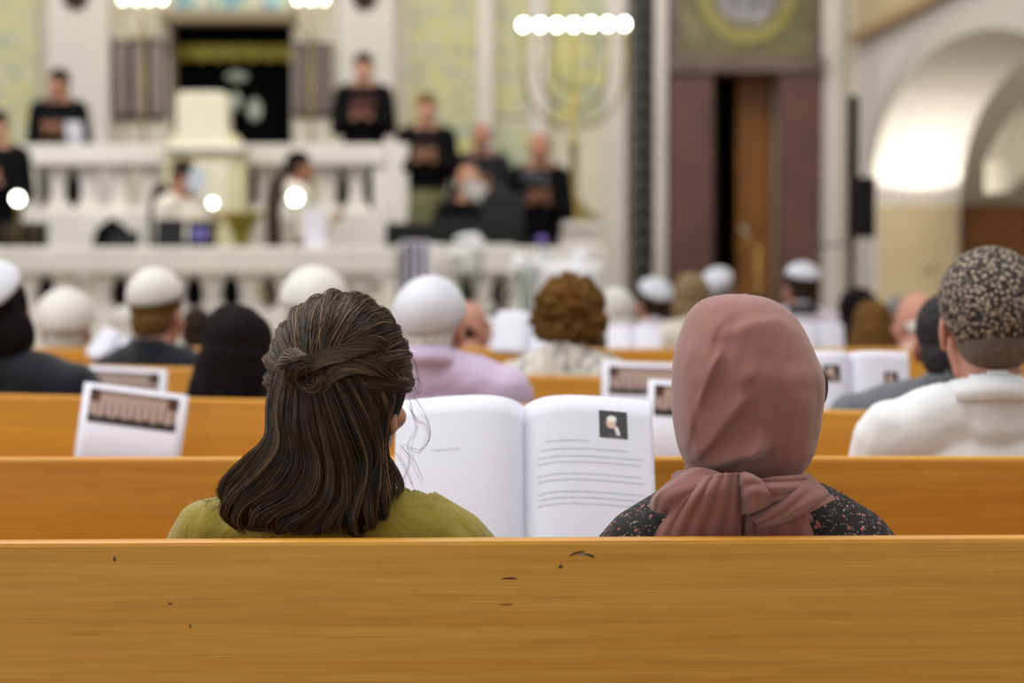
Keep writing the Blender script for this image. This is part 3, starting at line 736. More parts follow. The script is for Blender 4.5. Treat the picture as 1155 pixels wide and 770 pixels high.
    for f in Fc:
        v = V[f[0]]; t = (v[2] - zf1) / (zf0 - zf1)
        if 0 < t < 1 and v[1] > 0 and abs(v[0]) < .052 * math.sin(max(0, min(1, t)) * PI) ** .5: continue
        Fc2.append(f)
    V = list(map(tuple, V)) + [(0, 0, H + .0015)]
    Fc2 += [(len(V) - 1, j, (j + 1) % nth) for j in range(nth)]
    hj = MB().add(V, Fc2).build('hijab', m, root, True); s = hj.modifiers.new('s', 'SOLIDIFY'); s.thickness = .002; s.offset = -1
    org = (c.x, YH, 0)
    def cloth(curves, nu, nv, name='scarf_fold', ripple=None, th_=.004):
        V, Fc = patch(curves, nu, nv, ripple, org); o = MB().add(V, Fc).build(name, m, hj, True)
        s = o.modifiers.new('s', 'SOLIDIFY'); s.thickness = th_; s.offset = 0; return o
    # gathered band around the neck
    def ring(cy, dy, yb, tilt, rx, ry, rs, name):
        mb = MB(); pts = []; rad = []
        n = 44; V = []; mseg = 14
        for i in range(n):
            a = 2 * PI * i / n; ct = at(840 + rx * math.cos(a), cy + tilt * math.cos(a), YH)
            cc = Vector((ct.x - c.x, -.01 - ry * math.sin(a), ct.z + .0)); rad_ = rs * (1 + .12 * math.sin(5 * a + cy)); out = Vector((math.cos(a), -math.sin(a), 0))
            for q in range(mseg):
                bb = 2 * PI * q / mseg; wv = 1 + .16 * math.sin(3 * bb + 2 * a)
                V.append(cc + out * math.cos(bb) * rad_ * .7 * wv + Vector((0, 0, 1)) * math.sin(bb) * rad_ * wv)
        Fc = [(i * mseg + q, i * mseg + (q + 1) % mseg, ((i + 1) % n) * mseg + (q + 1) % mseg, ((i + 1) % n) * mseg + q) for i in range(n) for q in range(mseg)]
        mb.add(V, Fc).build(name, m, hj, True)
    ring(541, 0, 0, 8, 58, .068, .020, 'scarf_wrap')
    ring(556, 0, 0, 12, 72, .078, .017, 'scarf_wrap')
    ring(572, 0, 0, 8, 80, .088, .014, 'scarf_wrap')
    rp = lambda A, n_, p=0: (lambda U, V_: A * np.sin(U * n_ * 2 * PI + p + V_ * 1.5) * (.35 + .65 * V_))
    # left lobe of the wrap
    cloth([[(772, 532, 2.90), (790, 528, 2.865), (815, 535, 2.85), (832, 545, 2.845)], [(750, 548, 2.91), (764, 545, 2.865), (782, 550, 2.842), (800, 562, 2.838)],
           [(737, 562, 2.92), (744, 558, 2.88), (757, 562, 2.858), (770, 576, 2.85)], [(734, 573, 2.93), (740, 577, 2.90), (748, 578, 2.885), (756, 580, 2.88)]], 26, 30, ripple=rp(.003, 2.5))
    # long tail hanging on the left
    cloth([[(783, 540, 2.862), (800, 537, 2.838), (818, 534, 2.832), (834, 533, 2.845)], [(768, 560, 2.858), (788, 556, 2.828), (812, 554, 2.822), (834, 554, 2.838)],
           [(752, 583, 2.868), (775, 580, 2.84), (806, 580, 2.832), (835, 580, 2.842)], [(737, 606, 2.872), (765, 606, 2.85), (800, 606, 2.842), (836, 606, 2.85)],
           [(722, 660, 2.876), (755, 660, 2.86), (795, 660, 2.855), (836, 660, 2.862)]], 60, 40, name='scarf_tail', ripple=lambda U, V_: .0035 * np.sin(U * 5.2 * PI * 2) * (.3 + .7 * V_) + .0012 * np.sin(U * 31 + V_ * 4))
    # knot
    cloth([[(834, 536, 2.855), (838, 533, 2.83), (850, 537, 2.828), (862, 544, 2.85)], [(833, 548, 2.848), (842, 545, 2.818), (858, 548, 2.815), (874, 556, 2.845)],
           [(835, 562, 2.848), (846, 560, 2.815), (860, 562, 2.815), (876, 566, 2.845)], [(836, 580, 2.856), (845, 578, 2.83), (857, 574, 2.83), (868, 572, 2.855)]], 40, 30, name='scarf_knot', ripple=lambda U, V_: .003 * np.sin(V_ * 17 + U * 4))
    # right wing from the knot up over the shoulder
    cloth([[(846, 584, 2.845), (862, 574, 2.838), (880, 560, 2.842), (896, 546, 2.86), (911, 534, 2.90)], [(852, 588, 2.838), (870, 580, 2.826), (892, 566, 2.828), (910, 553, 2.85), (924, 546, 2.90)],
           [(856, 592, 2.84), (876, 586, 2.83), (900, 574, 2.835), (918, 564, 2.858), (934, 556, 2.905)], [(858, 596, 2.85), (880, 592, 2.85), (904, 582, 2.858), (922, 572, 2.875), (941, 563, 2.915)]], 40, 40, name='scarf_fold',
          ripple=lambda U, V_: .004 * np.sin(V_ * 15 + U * 2.5))
    # fold rising from the knot along the nape
    cloth([[(838, 545, 2.846), (856, 540, 2.838), (880, 538, 2.845), (908, 536, 2.885)], [(842, 556, 2.838), (862, 552, 2.826), (885, 550, 2.832), (912, 544, 2.878)], [(848, 570, 2.842), (866, 566, 2.832), (890, 560, 2.84), (916, 550, 2.885)]],
          40, 30, ripple=lambda U, V_: .0035 * np.sin(V_ * 13 - U * 3))
    # tail below the knot
    cloth([[(838, 578, 2.862), (855, 584, 2.85), (880, 586, 2.852), (908, 582, 2.868)], [(838, 592, 2.86), (858, 594, 2.848), (885, 594, 2.85), (913, 592, 2.868)], [(838, 606, 2.862), (860, 606, 2.852), (888, 606, 2.855), (918, 606, 2.872)],
           [(838, 660, 2.868), (862, 660, 2.862), (890, 660, 2.865), (922, 660, 2.88)]], 50, 30, name='scarf_tail', ripple=lambda U, V_: .003 * np.sin(U * 26 + V_ * 2))
    # dark under-scarf edge showing beside the right cheek
    cloth([[(923, 415, 2.94), (928, 418, 2.95)], [(926, 428, 2.94), (932.5, 432, 2.96)], [(925, 446, 2.94), (931, 448, 2.96)], [(921, 458, 2.94), (926, 458, 2.95)]], 4, 14, name='under_scarf_edge').data.materials[0] = mat('under_scarf', (44, 28, 30), .9)
    return root
woman_hijab()

# ------------------------------------------------------------------ man with woven kippah (row 1)
WEAVE = weave_mat('woven_kippah', 150, (38, 33, 33), (104, 92, 82), (200, 184, 160), bump=1.0)
whiteshirt = cloth_mat('white_cotton', (236, 238, 240), .75, wrinkle=.12, sheen=.2)
greyhair = mat('grey_hair', (120, 104, 92), .8, rgb2=(98, 84, 74), nscale=180, bump=.5, bscale=400)
p = at(1116, 279, 3.93)
person('man in a white shirt and large speckled woven kippah, seated behind the open booklet reader', p.x, 3.93, p.z - .012, skin=2, top=whiteshirt, hair='short', hairm=greyhair, cap='deep', capm=WEAVE,
       cap_tilt=.95, yaw=.1, sw=.165, vox=.009, collar=whiteshirt, capr=.0895, capz=-.014, sd=.316, hs=1.03)

# ------------------------------------------------------------------ audience
def hm(name, a, b): return mat(name, a, .8, rgb2=b, nscale=60, ndetail=4, bump=.5, bscale=150, spec=.15)
H_black = hm('black_hair', (9, 6, 7), (22, 11, 12)); H_dark = hm('dark_hair', (34, 26, 20), (52, 40, 30)); H_brown = hm('brown_curls', (74, 50, 18), (120, 84, 36))
H_lbrown = hm('light_brown_hair', (120, 88, 44), (86, 60, 26)); H_white = hm('white_hair', (226, 226, 222), (200, 198, 190)); H_grey = hm('silver_hair', (150, 150, 150), (110, 110, 112))
H_blond = hm('ash_blond_hair', (150, 130, 96), (118, 100, 70))
lav = cloth_mat('lavender_cotton', (205, 185, 214), .8, wrinkle=.3); navy = cloth_mat('navy_wool', (26, 28, 36), .85); greyj = cloth_mat('grey_jacket', (104, 108, 116), .85, wrinkle=.3)
plaid = voro_mat('patterned_linen', [(222, 218, 206), (200, 196, 184), (160, 160, 160), (228, 226, 214)], 60, .8, stretch=(1, 1, .4)); cream = cloth_mat('cream_cotton', (226, 220, 206), .8)
purple = cloth_mat('purple_cotton', (120, 105, 165), .8); stripe = cloth_mat('pale_stripe_shirt', (214, 210, 222), .8)
MM = dict(w=M['kipw'], c=M['kipc'])
def aud(label, px, cy, row, Y=None, **k):
    if Y is None:
        Y = pewY(row, (px - 577.5) / F * PEW[row][0]) + .195
    if row >= 5: k['seat'] = .395
    q = at(px, cy, Y); cap = k.get('cap'); k.setdefault('sd', .275); k['hs'] = k.get('hs', 1) * .92
    if cap and 'capr' not in k: k['capr'] = .09
    H = q.z - (.012 if (k.get('hair') or cap) else 0) - (.006 if cap else 0)
    rz = math.atan(PEW[row][1]) if row is not None else 0
    return person(label, q.x, Y, H, rz=rz, **k)
TIGHT = ((.15, .1, -.24), (.08, .33, -.25))
# row 2
aud('man at the left edge in a dark jacket with white kippah on dark hair', -6, 297, 2, hair='bob', hairm=H_black, cap='kippah', capm=M['kipw'], top=navy, sw=.2, big=1.05, yaw=.2, roll=-.3, hs=1.0, capr=.104, cap_tilt=.55)
aud('woman with long black hair in front of the leaning booklets', 268, 340, 2, hair='long', hairm=H_black, top='blackcloth', sw=.14, female=True, skin=1, hands=TIGHT)
aud('person in a big white cap, partly hidden behind the brown haired woman', 352, 306, 3, hair='short', hairm=H_white, cap='deep', capm=M['kipc'], top=navy, capr=.102, hands=TIGHT, sw=.13, yaw=.4, cap_tilt=.1)
aud('elderly man with white hair, white kippah and lavender shirt', 486, 308, 2, hair='short', hairm=H_white, cap='deep', capm=M['kipw'], top=lav, collar=lav, sw=.17, cap_tilt=.45, capr=.089, capz=-.01, hands=TIGHT, skin=2, yaw=-.05, sd=.25)
aud('man in a grey jacket with short dark hair, half behind the woven kippah', 1072, 326, 2, hair='short', hairm=hm('iron_grey_hair', (58, 56, 58), (40, 38, 40)), top=greyj, sw=.2, skin=2, hands=((.23, .12, -.22), (.16, .36, -.1)))
# row 3
aud('person in a white knitted cap and white shirt on the far left', 74, 330, 4, hair='short', hairm=H_white, cap='deep', capm=M['kipc'], top=stripe, sw=.16, capr=.103)
aud('man in a dark jacket with cream kippah and reddish neck', 175, 306, 3, hair='short', hairm=H_lbrown, cap='deep', capm=M['kipc'], top=navy, sw=.14, skin=2, hs=.95, capr=.088, cap_tilt=.25, capz=.012, hands=TIGHT)
aud('woman with curly brown hair and pale patterned blouse', 643, 311, 3, hair='curly', hairm=H_brown, top=plaid, sw=.15, female=True, hs=.85)
# row 4
aud('person turned sideways with a pink face right of the lavender shirt', 530, 335, 4, hair='bald', hairm=H_dark, top=stripe, sw=.15, skin=2, yaw=-1.0, hs=.8)
aud('bald man with pink scalp in a pale shirt beside the grey jacket', 1034, 325, 4, hair='bald', hairm=H_white, top=stripe, sw=.16, skin=2, yaw=.5, hs=.9)
aud('woman with long light brown hair, reading in the right block', 985, 336, 5, hair='long', hairm=H_lbrown, top=stripe, sw=.13, female=True, hs=.88, hands=TIGHT)
# farther rows
aud('person with cream white hair between curly hair and a white kippah', 695, 322, 5, hair='bob', hairm=H_white, top='blackcloth', sw=.15, female=True, hs=.85)
aud('man in a white shirt with white kippah left of the blond head', 737, 312, 7, hair='short', hairm=H_dark, cap='kippah', capm=M['kipw'], top=stripe, sw=.17, skin=2, yaw=.4, cap_tilt=.5)
aud('person with ash blond hair left of the tilted white kippah', 780, 306, 6, hair='bob', hairm=H_blond, top=cream, sw=.15, female=True, hs=.9)
aud('man whose white kippah shows tilted just over the pink hijab', 812, 301, 8, hair='short', hairm=H_grey, cap='kippah', capm=M['kipw'], top=navy, sw=.17, yaw=-.5, cap_tilt=.6)
aud('man with white kippah and dark collar in front of the red marble portal', 904, 294, 7, hair='short', hairm=H_dark, cap='kippah', capm=M['kipw'], top=stripe, collar=navy, sw=.15, skin=2, yaw=.3, cap_tilt=.25, hands=TIGHT)
aud('person with dark hair behind the light brown haired woman', 968, 322, 6, hair='bob', hairm=H_black, top='blackcloth', sw=.16)
aud('grey haired person near the bald man in the right block', 1012, 332, 7, hair='short', hairm=H_grey, top=stripe, sw=.12, hs=.75, hands=TIGHT)
aud('person with brown hair just right of the big white cap', 402, 330, 6, hair='short', hairm=H_dark, top=stripe, sw=.16)
aud('person in purple between the two white capped heads at left', 143, 342, 6, hair='short', hairm=H_white, top=purple, sw=.15, hs=.8)
aud('person with short dark hair right of the cream kippah', 222, 345, 5, hair='short', hairm=H_dark, top=cream, sw=.16, hs=.8)

aud('person with dark hair between the tilted kippah and the portal kippah', 850, 330, 5, hair='short', hairm=H_dark, top=navy, sw=.13, hands=TIGHT)
aud('person with dark hair in front of the short balustrade', 566, 345, 6, hair='short', hairm=H_black, top=stripe, sw=.15)
# ------------------------------------------------------------------ books and booklets
def group_photo(u, v):
    # beige hall, brown corners, a row of pale figures, dark front row
    c = np.array([196, 172, 160.]); 
    if v > .6 and (u < .12 or u > .88): c = np.array([92, 58, 44.])
    if v > .85: c = c * .75
    k = math.sin(u * 75) * .5 + .5; band = math.exp(-((v - .42) / .17) ** 2)
    c = c * (1 - band * .45 * k) + np.array([205, 190, 200.]) * band * .2 * (1 - k)
    if v < .22 + .03 * math.sin(u * 40): c = np.array([50, 45, 44.])
    return c
def portrait_photo(u, v):
    c = np.array([26, 26, 28.])
    if (u - .42) ** 2 / .03 + (v - .55) ** 2 / .045 < 1: c = np.array([216, 176, 160.])
    if (u - .44) ** 2 / .03 + (v - .7) ** 2 / .012 < 1: c = np.array([235, 232, 228.])
    if abs(u - .62 - (.3 - v) * .3) < .07 and v < .42: c = np.array([225, 215, 215.])
    if v < .12 and .3 < u < .8: c = np.array([70, 60, 62.])
    return c
PIC = attr_mat('printed_photo', .45)
def picture_mesh(fn, pt, nu=60, nv=40):
    """pt(u,v)->local 3D"""
    V = [tuple(pt(i / nu, j / nv)) for i in range(nu + 1) for j in range(nv + 1)]
    Fc = [(i * (nv + 1) + j, (i + 1) * (nv + 1) + j, (i + 1) * (nv + 1) + j + 1, i * (nv + 1) + j + 1) for i in range(nu) for j in range(nv)]
    me = mesh_np('picture', V, Fc); ca = me.color_attributes.new('Col', 'FLOAT_COLOR', 'POINT')
    C = []
    for i in range(nu + 1):
        for j in range(nv + 1): C += list(lin(np.clip(fn(i / nu, j / nv), 0, 255)))
    ca.data.foreach_set('color', C); return me

def open_book(loc, rz, tilt, pw, ph, label, bulge=.03, fold=.0, photos=(), text=(), name='open_booklet', roll=0, thick=.006, group=None):
    """gutter bottom at loc; local x across, y up the page, z normal towards the reader"""
    r = bpy.data.objects.new(name, None); COL.objects.link(r); r.location = loc
    r.rotation_euler = Euler((PI / 2 - tilt, 0, rz)); tag(r, label, 'book', group)
    r.rotation_euler = (Matrix.Rotation(rz, 3, 'Z') @ Matrix.Rotation(PI / 2 - tilt, 3, 'X') @ Matrix.Rotation(roll, 3, 'Z')).to_euler()
    def z(u): return bulge * (1 - math.exp(-u * 8)) * (1 - .62 * u * u) * 1.1 + fold * u
    def pt(s, u, v, e=0): return Vector((s * u * pw, v * ph, z(u) + e))
    for s in (-1, 1):
        nu, nv = 28, 10; V = [pt(s, i / nu, j / nv) for i in range(nu + 1) for j in range(nv + 1)]; n0 = len(V)
        V += [pt(s, i / nu, j / nv) - Vector((0, 0, thick + z(i / nu) * .25)) for i in range(nu + 1) for j in range(nv + 1)]
        Fc = []
        for i in range(nu):
            for j in range(nv):
                a = i * (nv + 1) + j; b = a + nv + 1; Fc.append((a, b, b + 1, a + 1)); Fc.append((n0 + a, n0 + a + 1, n0 + b + 1, n0 + b))
        for j in range(nv): a = nu * (nv + 1) + j; Fc.append((a, n0 + a, n0 + a + 1, a + 1)); a = j; Fc.append((a, a + 1, n0 + a + 1, n0 + a))
        for i in range(nu): a = i * (nv + 1); b = a + nv + 1; Fc.append((a, n0 + a, n0 + b, b)); a += nv; b += nv; Fc.append((a, b, n0 + b, n0 + a))
        MB().add(V, Fc).build('page', M['paper'], r, True)
    for (s, u0, u1, v0, v1, fn) in photos:
        me = picture_mesh(fn, lambda a, b: pt(s, u0 + (u1 - u0) * (a if s > 0 else 1 - a), v0 + (v1 - v0) * b, .0006), 40, 30)
        link('printed_photo', me, PIC, r, False)
    if text:
        for side in (-1, 1):
          mb = MB()
          for (s, u0, u1, v) in text:
            if s != side: continue
            u = u0
            while u < u1:
                w = rng.uniform(.012, .05); ue = min(u + w, u1)
                for k in range(3):
                    a, b = u + (ue - u) * k / 3, u + (ue - u) * (k + 1) / 3
                    mb.add([pt(s, a, v, .0005), pt(s, b, v, .0005), pt(s, b, v + .009, .0005), pt(s, a, v + .009, .0005)], [(0, 1, 2, 3)])
                u = ue + .007
          if mb.V: tag(mb.build('lettering', M['ink'], r), kind='stuff')
    return r
# the large booklet between the two women
Yb = 3.30
b0 = at(592, 668, Yb)
txt = [(1, .16, .50, .745)] + [(1, .10, .92 if k in (0, 2, 4, 6, 7) else .9, .66 - k * .032) for k in range(9) if k not in (2, 5)] + [(-1, .78, .56, .0)][:0] + [(1, .12, .8, .70)]
txt += [(-1, .50, .72, .70)]
open_book(b0, 0, math.radians(38), .196, .325, 'large white booklet held open between the two women', bulge=.034, photos=[(1, .58, .80, .77, .92, portrait_photo)], text=txt, thick=.012)
# dark sleeve by the book
def card(px0, px1, ytop, Y, h, roll, label, top_photo=.62, lean=.12, curl=.004, name='booklet'):
    """closed booklet leaning on the pew back, photo on the cover"""
    k = Y / F; w = (px1 - px0) * k; tl = at((px0 + px1) / 2, ytop, Y)
    r = bpy.data.objects.new(name, None); COL.objects.link(r); r.location = (tl.x, tl.y - .0, tl.z - h)
    tag(r, label, 'booklet'); r.rotation_euler = (Matrix.Rotation(-lean, 3, 'X') @ Matrix.Rotation(roll, 3, 'Y')).to_euler()
    def pt(u, v, e=0): return Vector(((u - .5) * w, -e - curl * math.sin(u * PI), v * h))
    nu = 12; V = [pt(i / nu, j) for i in range(nu + 1) for j in (0, 1)] + [pt(i / nu, j, -.003) for i in range(nu + 1) for j in (0, 1)]; n0 = 2 * nu + 2; Fc = []
    for i in range(nu): a = 2 * i; Fc += [(a, a + 2, a + 3, a + 1), (n0 + a, n0 + a + 1, n0 + a + 3, n0 + a + 2), (a, n0 + a, n0 + a + 2, a + 2), (a + 1, a + 3, n0 + a + 3, n0 + a + 1)]
    Fc += [(0, 1, n0 + 1, n0), (2 * nu, n0 + 2 * nu, n0 + 2 * nu + 1, 2 * nu + 1)]
    MB().add(V, Fc).build('cover', M['paper'], r, True)
    link('cover_photo', picture_mesh(group_photo, lambda a, b: pt(.07 + .85 * a, top_photo + (.965 - top_photo) * b, .0007), 70, 30), PIC, r, False)
    return r
card(70, 190, 437, 4.88, .31, .13, 'white booklet with group photo cover leaning on the pew at left', top_photo=.73)
card(74, 180, 414, 5.93, .31, .05, 'white booklet peeking out above the front group photo booklet at left', top_photo=.72)
card(-70, 7, 405, 5.95, .31, .05, 'white booklet with only its right border in view at the left edge')
card(676, 780, 409, 5.60, .31, .03, 'white booklet behind the hijab, the farther of two leaning there', top_photo=.74)
card(724, 830, 430, 4.66, .31, .05, 'white booklet touching the left side of the pink hijab', top_photo=.76)
def mini(px, py, Y, w, h, label, tilt=.5, photos=(), rz=0, roll=0):
    q = at(px, py, Y); open_book(q, rz, tilt, w, h, label, bulge=.02, photos=photos, roll=roll, group=None)
pf = lambda a, b: portrait_photo(a, b) * .7 + np.array([150, 100, 70.]) * .3
mini(962, 476, 5.05, .13, .16, 'white booklet held open by the man in the grey jacket', .35, photos=[(-1, .2, .5, .55, .8, pf), (1, .55, .8, .45, .7, pf)])
mini(596, 402, 6.35, .10, .13, 'white booklet open in front of the curly haired woman', .5, roll=-.1)
mini(566, 398, 7.4, .08, .12, 'white booklet held beside the sideways turned pink face', .4)
mini(716, 400, 7.5, .09, .11, 'white booklet open right of the curly haired woman', .7)
mini(118, 412, 6.9, .07, .11, 'white booklet held left of the dark jacket with cream kippah', .5, roll=-.5)
mini(925, 402, 8.3, .09, .13, 'white booklet held below the kippah in front of the portal', .5)

# ------------------------------------------------------------------ setting
def S(name, mb, m, smooth=False, bevel=0): return tag(mb.build(name, m, None, smooth, bevel), kind='structure')
YB = 18.6
def wx(px, Y): return at(px, 250, Y).x
def wz(py, Y): return at(577, py, Y).z
S('floor', MB().box(-9, 7, -1.5, YB + 3.2, -.12, 0), M['floorm'])
# back wall with portal opening and aisle end
px0, px1 = wx(801, YB), wx(875, YB); pz = wz(82, YB)
mb = MB(); mb.box(-9, wx(193, YB), YB, YB + .4, 0, 7.5); mb.box(wx(330, YB), px0, YB, YB + .4, 0, 7.5); mb.box(px1, 7, YB, YB + .4, 0, 7.5); mb.box(px0, px1, YB, YB + .4, pz, 7.5)
mb.box(wx(193, YB), wx(330, YB), YB, YB + .4, wz(15, YB), 7.5); mb.box(wx(193, YB), wx(330, YB), YB, YB + .4, 0, .95)
S('wall_back', mb, M['stone'])
# niche backs
S('wall_ark_niche', MB().box(wx(185, YB), wx(338, YB), YB + .42, YB + .5, .9, wz(5, YB) + .3), M['darkwood'])
# corridor behind the portal
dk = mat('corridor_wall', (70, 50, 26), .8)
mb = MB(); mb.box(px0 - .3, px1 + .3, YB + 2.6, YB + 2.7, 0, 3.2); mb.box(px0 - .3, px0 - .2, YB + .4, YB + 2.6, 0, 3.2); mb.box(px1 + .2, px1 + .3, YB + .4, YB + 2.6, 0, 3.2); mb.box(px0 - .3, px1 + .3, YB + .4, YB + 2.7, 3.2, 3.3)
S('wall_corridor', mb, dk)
# pilasters, mosaic panels
def pil(a, b, y0, m, d=.1, z0=0, z1=7.5, name='trim_1'): return S(name, MB().box(wx(a, y0), wx(b, y0), y0, YB - .002, z0, z1), m, bevel=.01)
pil(56, 124, YB - .22, M['stone2'], name='trim_1'); pil(384, 446, YB - .22, M['stone2'], name='trim_2'); pil(538, 557, YB - .12, M['stone2'], name='trim_3')
pil(597, 618, YB - .12, M['stone2'], name='trim_4'); pil(682, 706, YB - .14, M['stone2'], name='trim_5'); pil(738, 752, YB - .2, M['stone2'], name='trim_6')
pil(926, 950, YB - .2, M['stone2'], name='trim_7'); pil(950, 978, YB - .12, M['stone'], name='trim_8')
mos = voro_mat('gold_mosaic', [(190, 184, 134), (176, 178, 144), (186, 186, 156), (194, 186, 124), (166, 170, 142), (190, 188, 162)], 16, .35, stretch=(1, 1, .8))
mos2 = voro_mat('grey_mosaic', [(178, 182, 150), (160, 168, 140), (196, 192, 130), (190, 194, 170)], 8, .4)
for i, (a, b, ya, yb, m_) in enumerate([(-200, 46, -200, 300, mos), (462, 538, -200, 140, mos), (557, 597, -200, 132, mos), (618, 682, -200, 135, mos2), (462, 597, 140, 190, mos2)]):
    S('trim_%d' % (9 + i), MB().box(wx(a, YB), wx(b, YB), YB - .03, YB - .001, wz(yb, YB), wz(ya, YB)), m_)
# ribbed grilles flanking the ark
def grille(a, b, ya, yb, lab, nb):
    r = empty('wall_grille', (wx((a + b) / 2, YB), YB - .02, wz(yb, YB)), 0, lab, 'grille', 'grilles beside the black curtain')
    w = (wx(b, YB) - wx(a, YB)); h = wz(ya, YB) - wz(yb, YB)
    MB().box(-w / 2, w / 2, -.02, .018, 0, h).build('backing', mat('grille_dark', (56, 46, 42), .8), r)
    for i in range(nb):
        x = -w / 2 + w * (i + .5) / nb; MB().box(x - w / nb * .32, x + w / nb * .32, -.07, -.02, .03, h - .03).build('slat', mat('grille_taupe', (140, 124, 118), .6), r, bevel=.01)
grille(130, 190, 45, 135, 'taupe slatted grille left of the black curtain', 3); grille(332, 375, 48, 132, 'taupe slatted grille right of the black curtain', 7)
# lintel and stained windows over the ark
S('trim_20', MB().box(wx(186, YB), wx(336, YB), YB - .3, YB - .001, wz(29, YB), wz(14, YB)), mat('brown_lintel', (136, 120, 96), .6), bevel=.02)
for i, (a, b) in enumerate(((197, 232), (238, 290), (296, 328))):
    o = tag(empty('window_%d' % (i + 1), (0, 0, 0)), kind='structure')
    MB().box(wx(a, YB), wx(b, YB), YB - .06, YB - .03, wz(13, YB), wz(-60, YB)).build('glass', M['glass'], o)
    for q in (a, b): MB().box(wx(q, YB) - .02, wx(q, YB) + .02, YB - .09, YB - .003, wz(13, YB), wz(-60, YB)).build('frame', M['stone'], o)
# ark curtain
r = empty('ark_curtain', (wx(262, YB), YB + .3, .95), 0, 'black velvet curtain with gold scalloped valance in the central niche', 'curtain')
w = wx(330, YB) - wx(193, YB) - .06; h = wz(16, YB) - .97
V = []; nu, nv = 120, 4
for i in range(nu + 1):
    for j in range(nv + 1): V.append((-w / 2 + w * i / nu, .02 * math.sin(i / nu * 60), h * j / nv))
MB().add(V, [(i * 5 + j, (i + 1) * 5 + j, (i + 1) * 5 + j + 1, i * 5 + j + 1) for i in range(nu) for j in range(nv)]).build('drape', M['velvet'], r, True)
def rel(px, py): return wx(px, YB) - wx(262, YB), wz(py, YB) - .95
poly = [(rel(195, 51)), (rel(330, 51))]; sc = []
for i in range(49):
    t = i / 48; x = 330 - 135 * t; sc.append(rel(x, 62 + 5 * abs(math.sin(t * PI * 7))))
MB().prism([rel(195, 48)] + [rel(330, 48)] + sc, 'y', -.07, -.04).build('valance', mat('gold_valance', (176, 160, 52), .6, rgb2=(140, 126, 34), nscale=14), r)
emb = mat('silver_embroidery', (196, 200, 186), .5, rgb2=(120, 130, 108), nscale=10)
for (ex, ey, ew, eh) in ((264, 84, 26, 12), (284, 122, 16, 26), (262, 112, 12, 22)):
    x, z = rel(ex, ey); MB().ell((x, -.035, z), (ew / 2 / 138, .012, eh / 2 / 138), n=20, k=10).build('embroidery', emb, r, True)
# portal
S('trim_21', MB().box(wx(753, YB), wx(801, YB), YB - .25, YB - .001, 0, wz(84, YB)), M['redmarble'], bevel=.01)
S('trim_22', MB().box(wx(875, YB), wx(921, YB), YB - .25, YB - .001, 0, wz(84, YB)), M['redmarble'], bevel=.01)
S('trim_23', MB().box(wx(752, YB), wx(922, YB), YB - .3, YB - .001, wz(84, YB), wz(64, YB)), M['mauve'], bevel=.01)
S('trim_24', MB().box(wx(752, YB), wx(922, YB), YB - .2, YB - .001, wz(64, YB), wz(-160, YB)), M['mauve'])
r = empty('mosaic_panel', (wx(838, YB), YB - .2, wz(62, YB)), 0, 'gold and grey mosaic panel with a round medallion above the brown portal', 'mosaic')
pxm = YB / F
MB().box(-73 * pxm, 73 * pxm, -.03, 0, 0, 130 * pxm).build('panel', voro_mat('olive_mosaic', [(110, 104, 72), (124, 118, 78), (98, 96, 68), (130, 122, 76)], 16, .4), r)
def ringm(ro, ri, d, m_, nm):
    V = []; n = 48
    for rr_, yy in ((ro, 0), (ro, -d), (ri, -d), (ri, 0)):
        for k in range(n): a = 2 * PI * k / n; V.append((rr_ * pxm * math.cos(a), -.03 + yy, 66 * pxm + rr_ * pxm * math.sin(a)))
    Fc = [(j * n + k, j * n + (k + 1) % n, ((j + 1) % 4) * n + (k + 1) % n, ((j + 1) % 4) * n + k) for j in range(4) for k in range(n)]
    MB().add(V, Fc).build(nm, m_, r, False)
ringm(55, 44, .03, mat('gold_ring', (150, 140, 80), .5, rgb2=(140, 126, 56), nscale=12), 'ring'); ringm(44, 34, .02, mat('olive_ring', (120, 112, 80), .5), 'ring')
MB().tube([(0, -.05, 66 * pxm), (0, -.035, 66 * pxm)], [34 * pxm] * 2, n=48, round_=False).build('medallion', voro_mat('grey_medallion', [(150, 148, 150), (116, 116, 118), (172, 170, 172)], 16, .5), r)
MB().box(-75 * pxm, 75 * pxm, -.05, -.0, -3 * pxm, 1 * pxm).build('frame', mat('gold_frame', (120, 104, 50), .5), r)
# portal doors: left leaf open into the dark corridor, right leaf closed
r = tag(empty('door_1', (px1 - .02, YB + .2, 0)), kind='structure')
dw = wx(875, YB) - wx(836, YB)
MB().box(-dw, 0, 0, .05, 0, pz - .01).build('leaf', M['doorwood'], r, bevel=.01)
for zz in (.3, 1.3): MB().box(-dw + .05, -.05, -.02, 0, zz, zz + .8).build('door_panel', M['doorwood'], r, bevel=.01)
MB().tube([(-dw + .03, -.05, 1.05), (-dw + .03, -.05, 1.2)], [.01, .01]).build('handle', M['brass'], r, True)
r = tag(empty('door_2', (px0 + .02, YB + .2, 0)), kind='structure')
MB().box(0, .05, 0, dw, 0, pz - .01).build('leaf', M['darkwood'], r, bevel=.01)
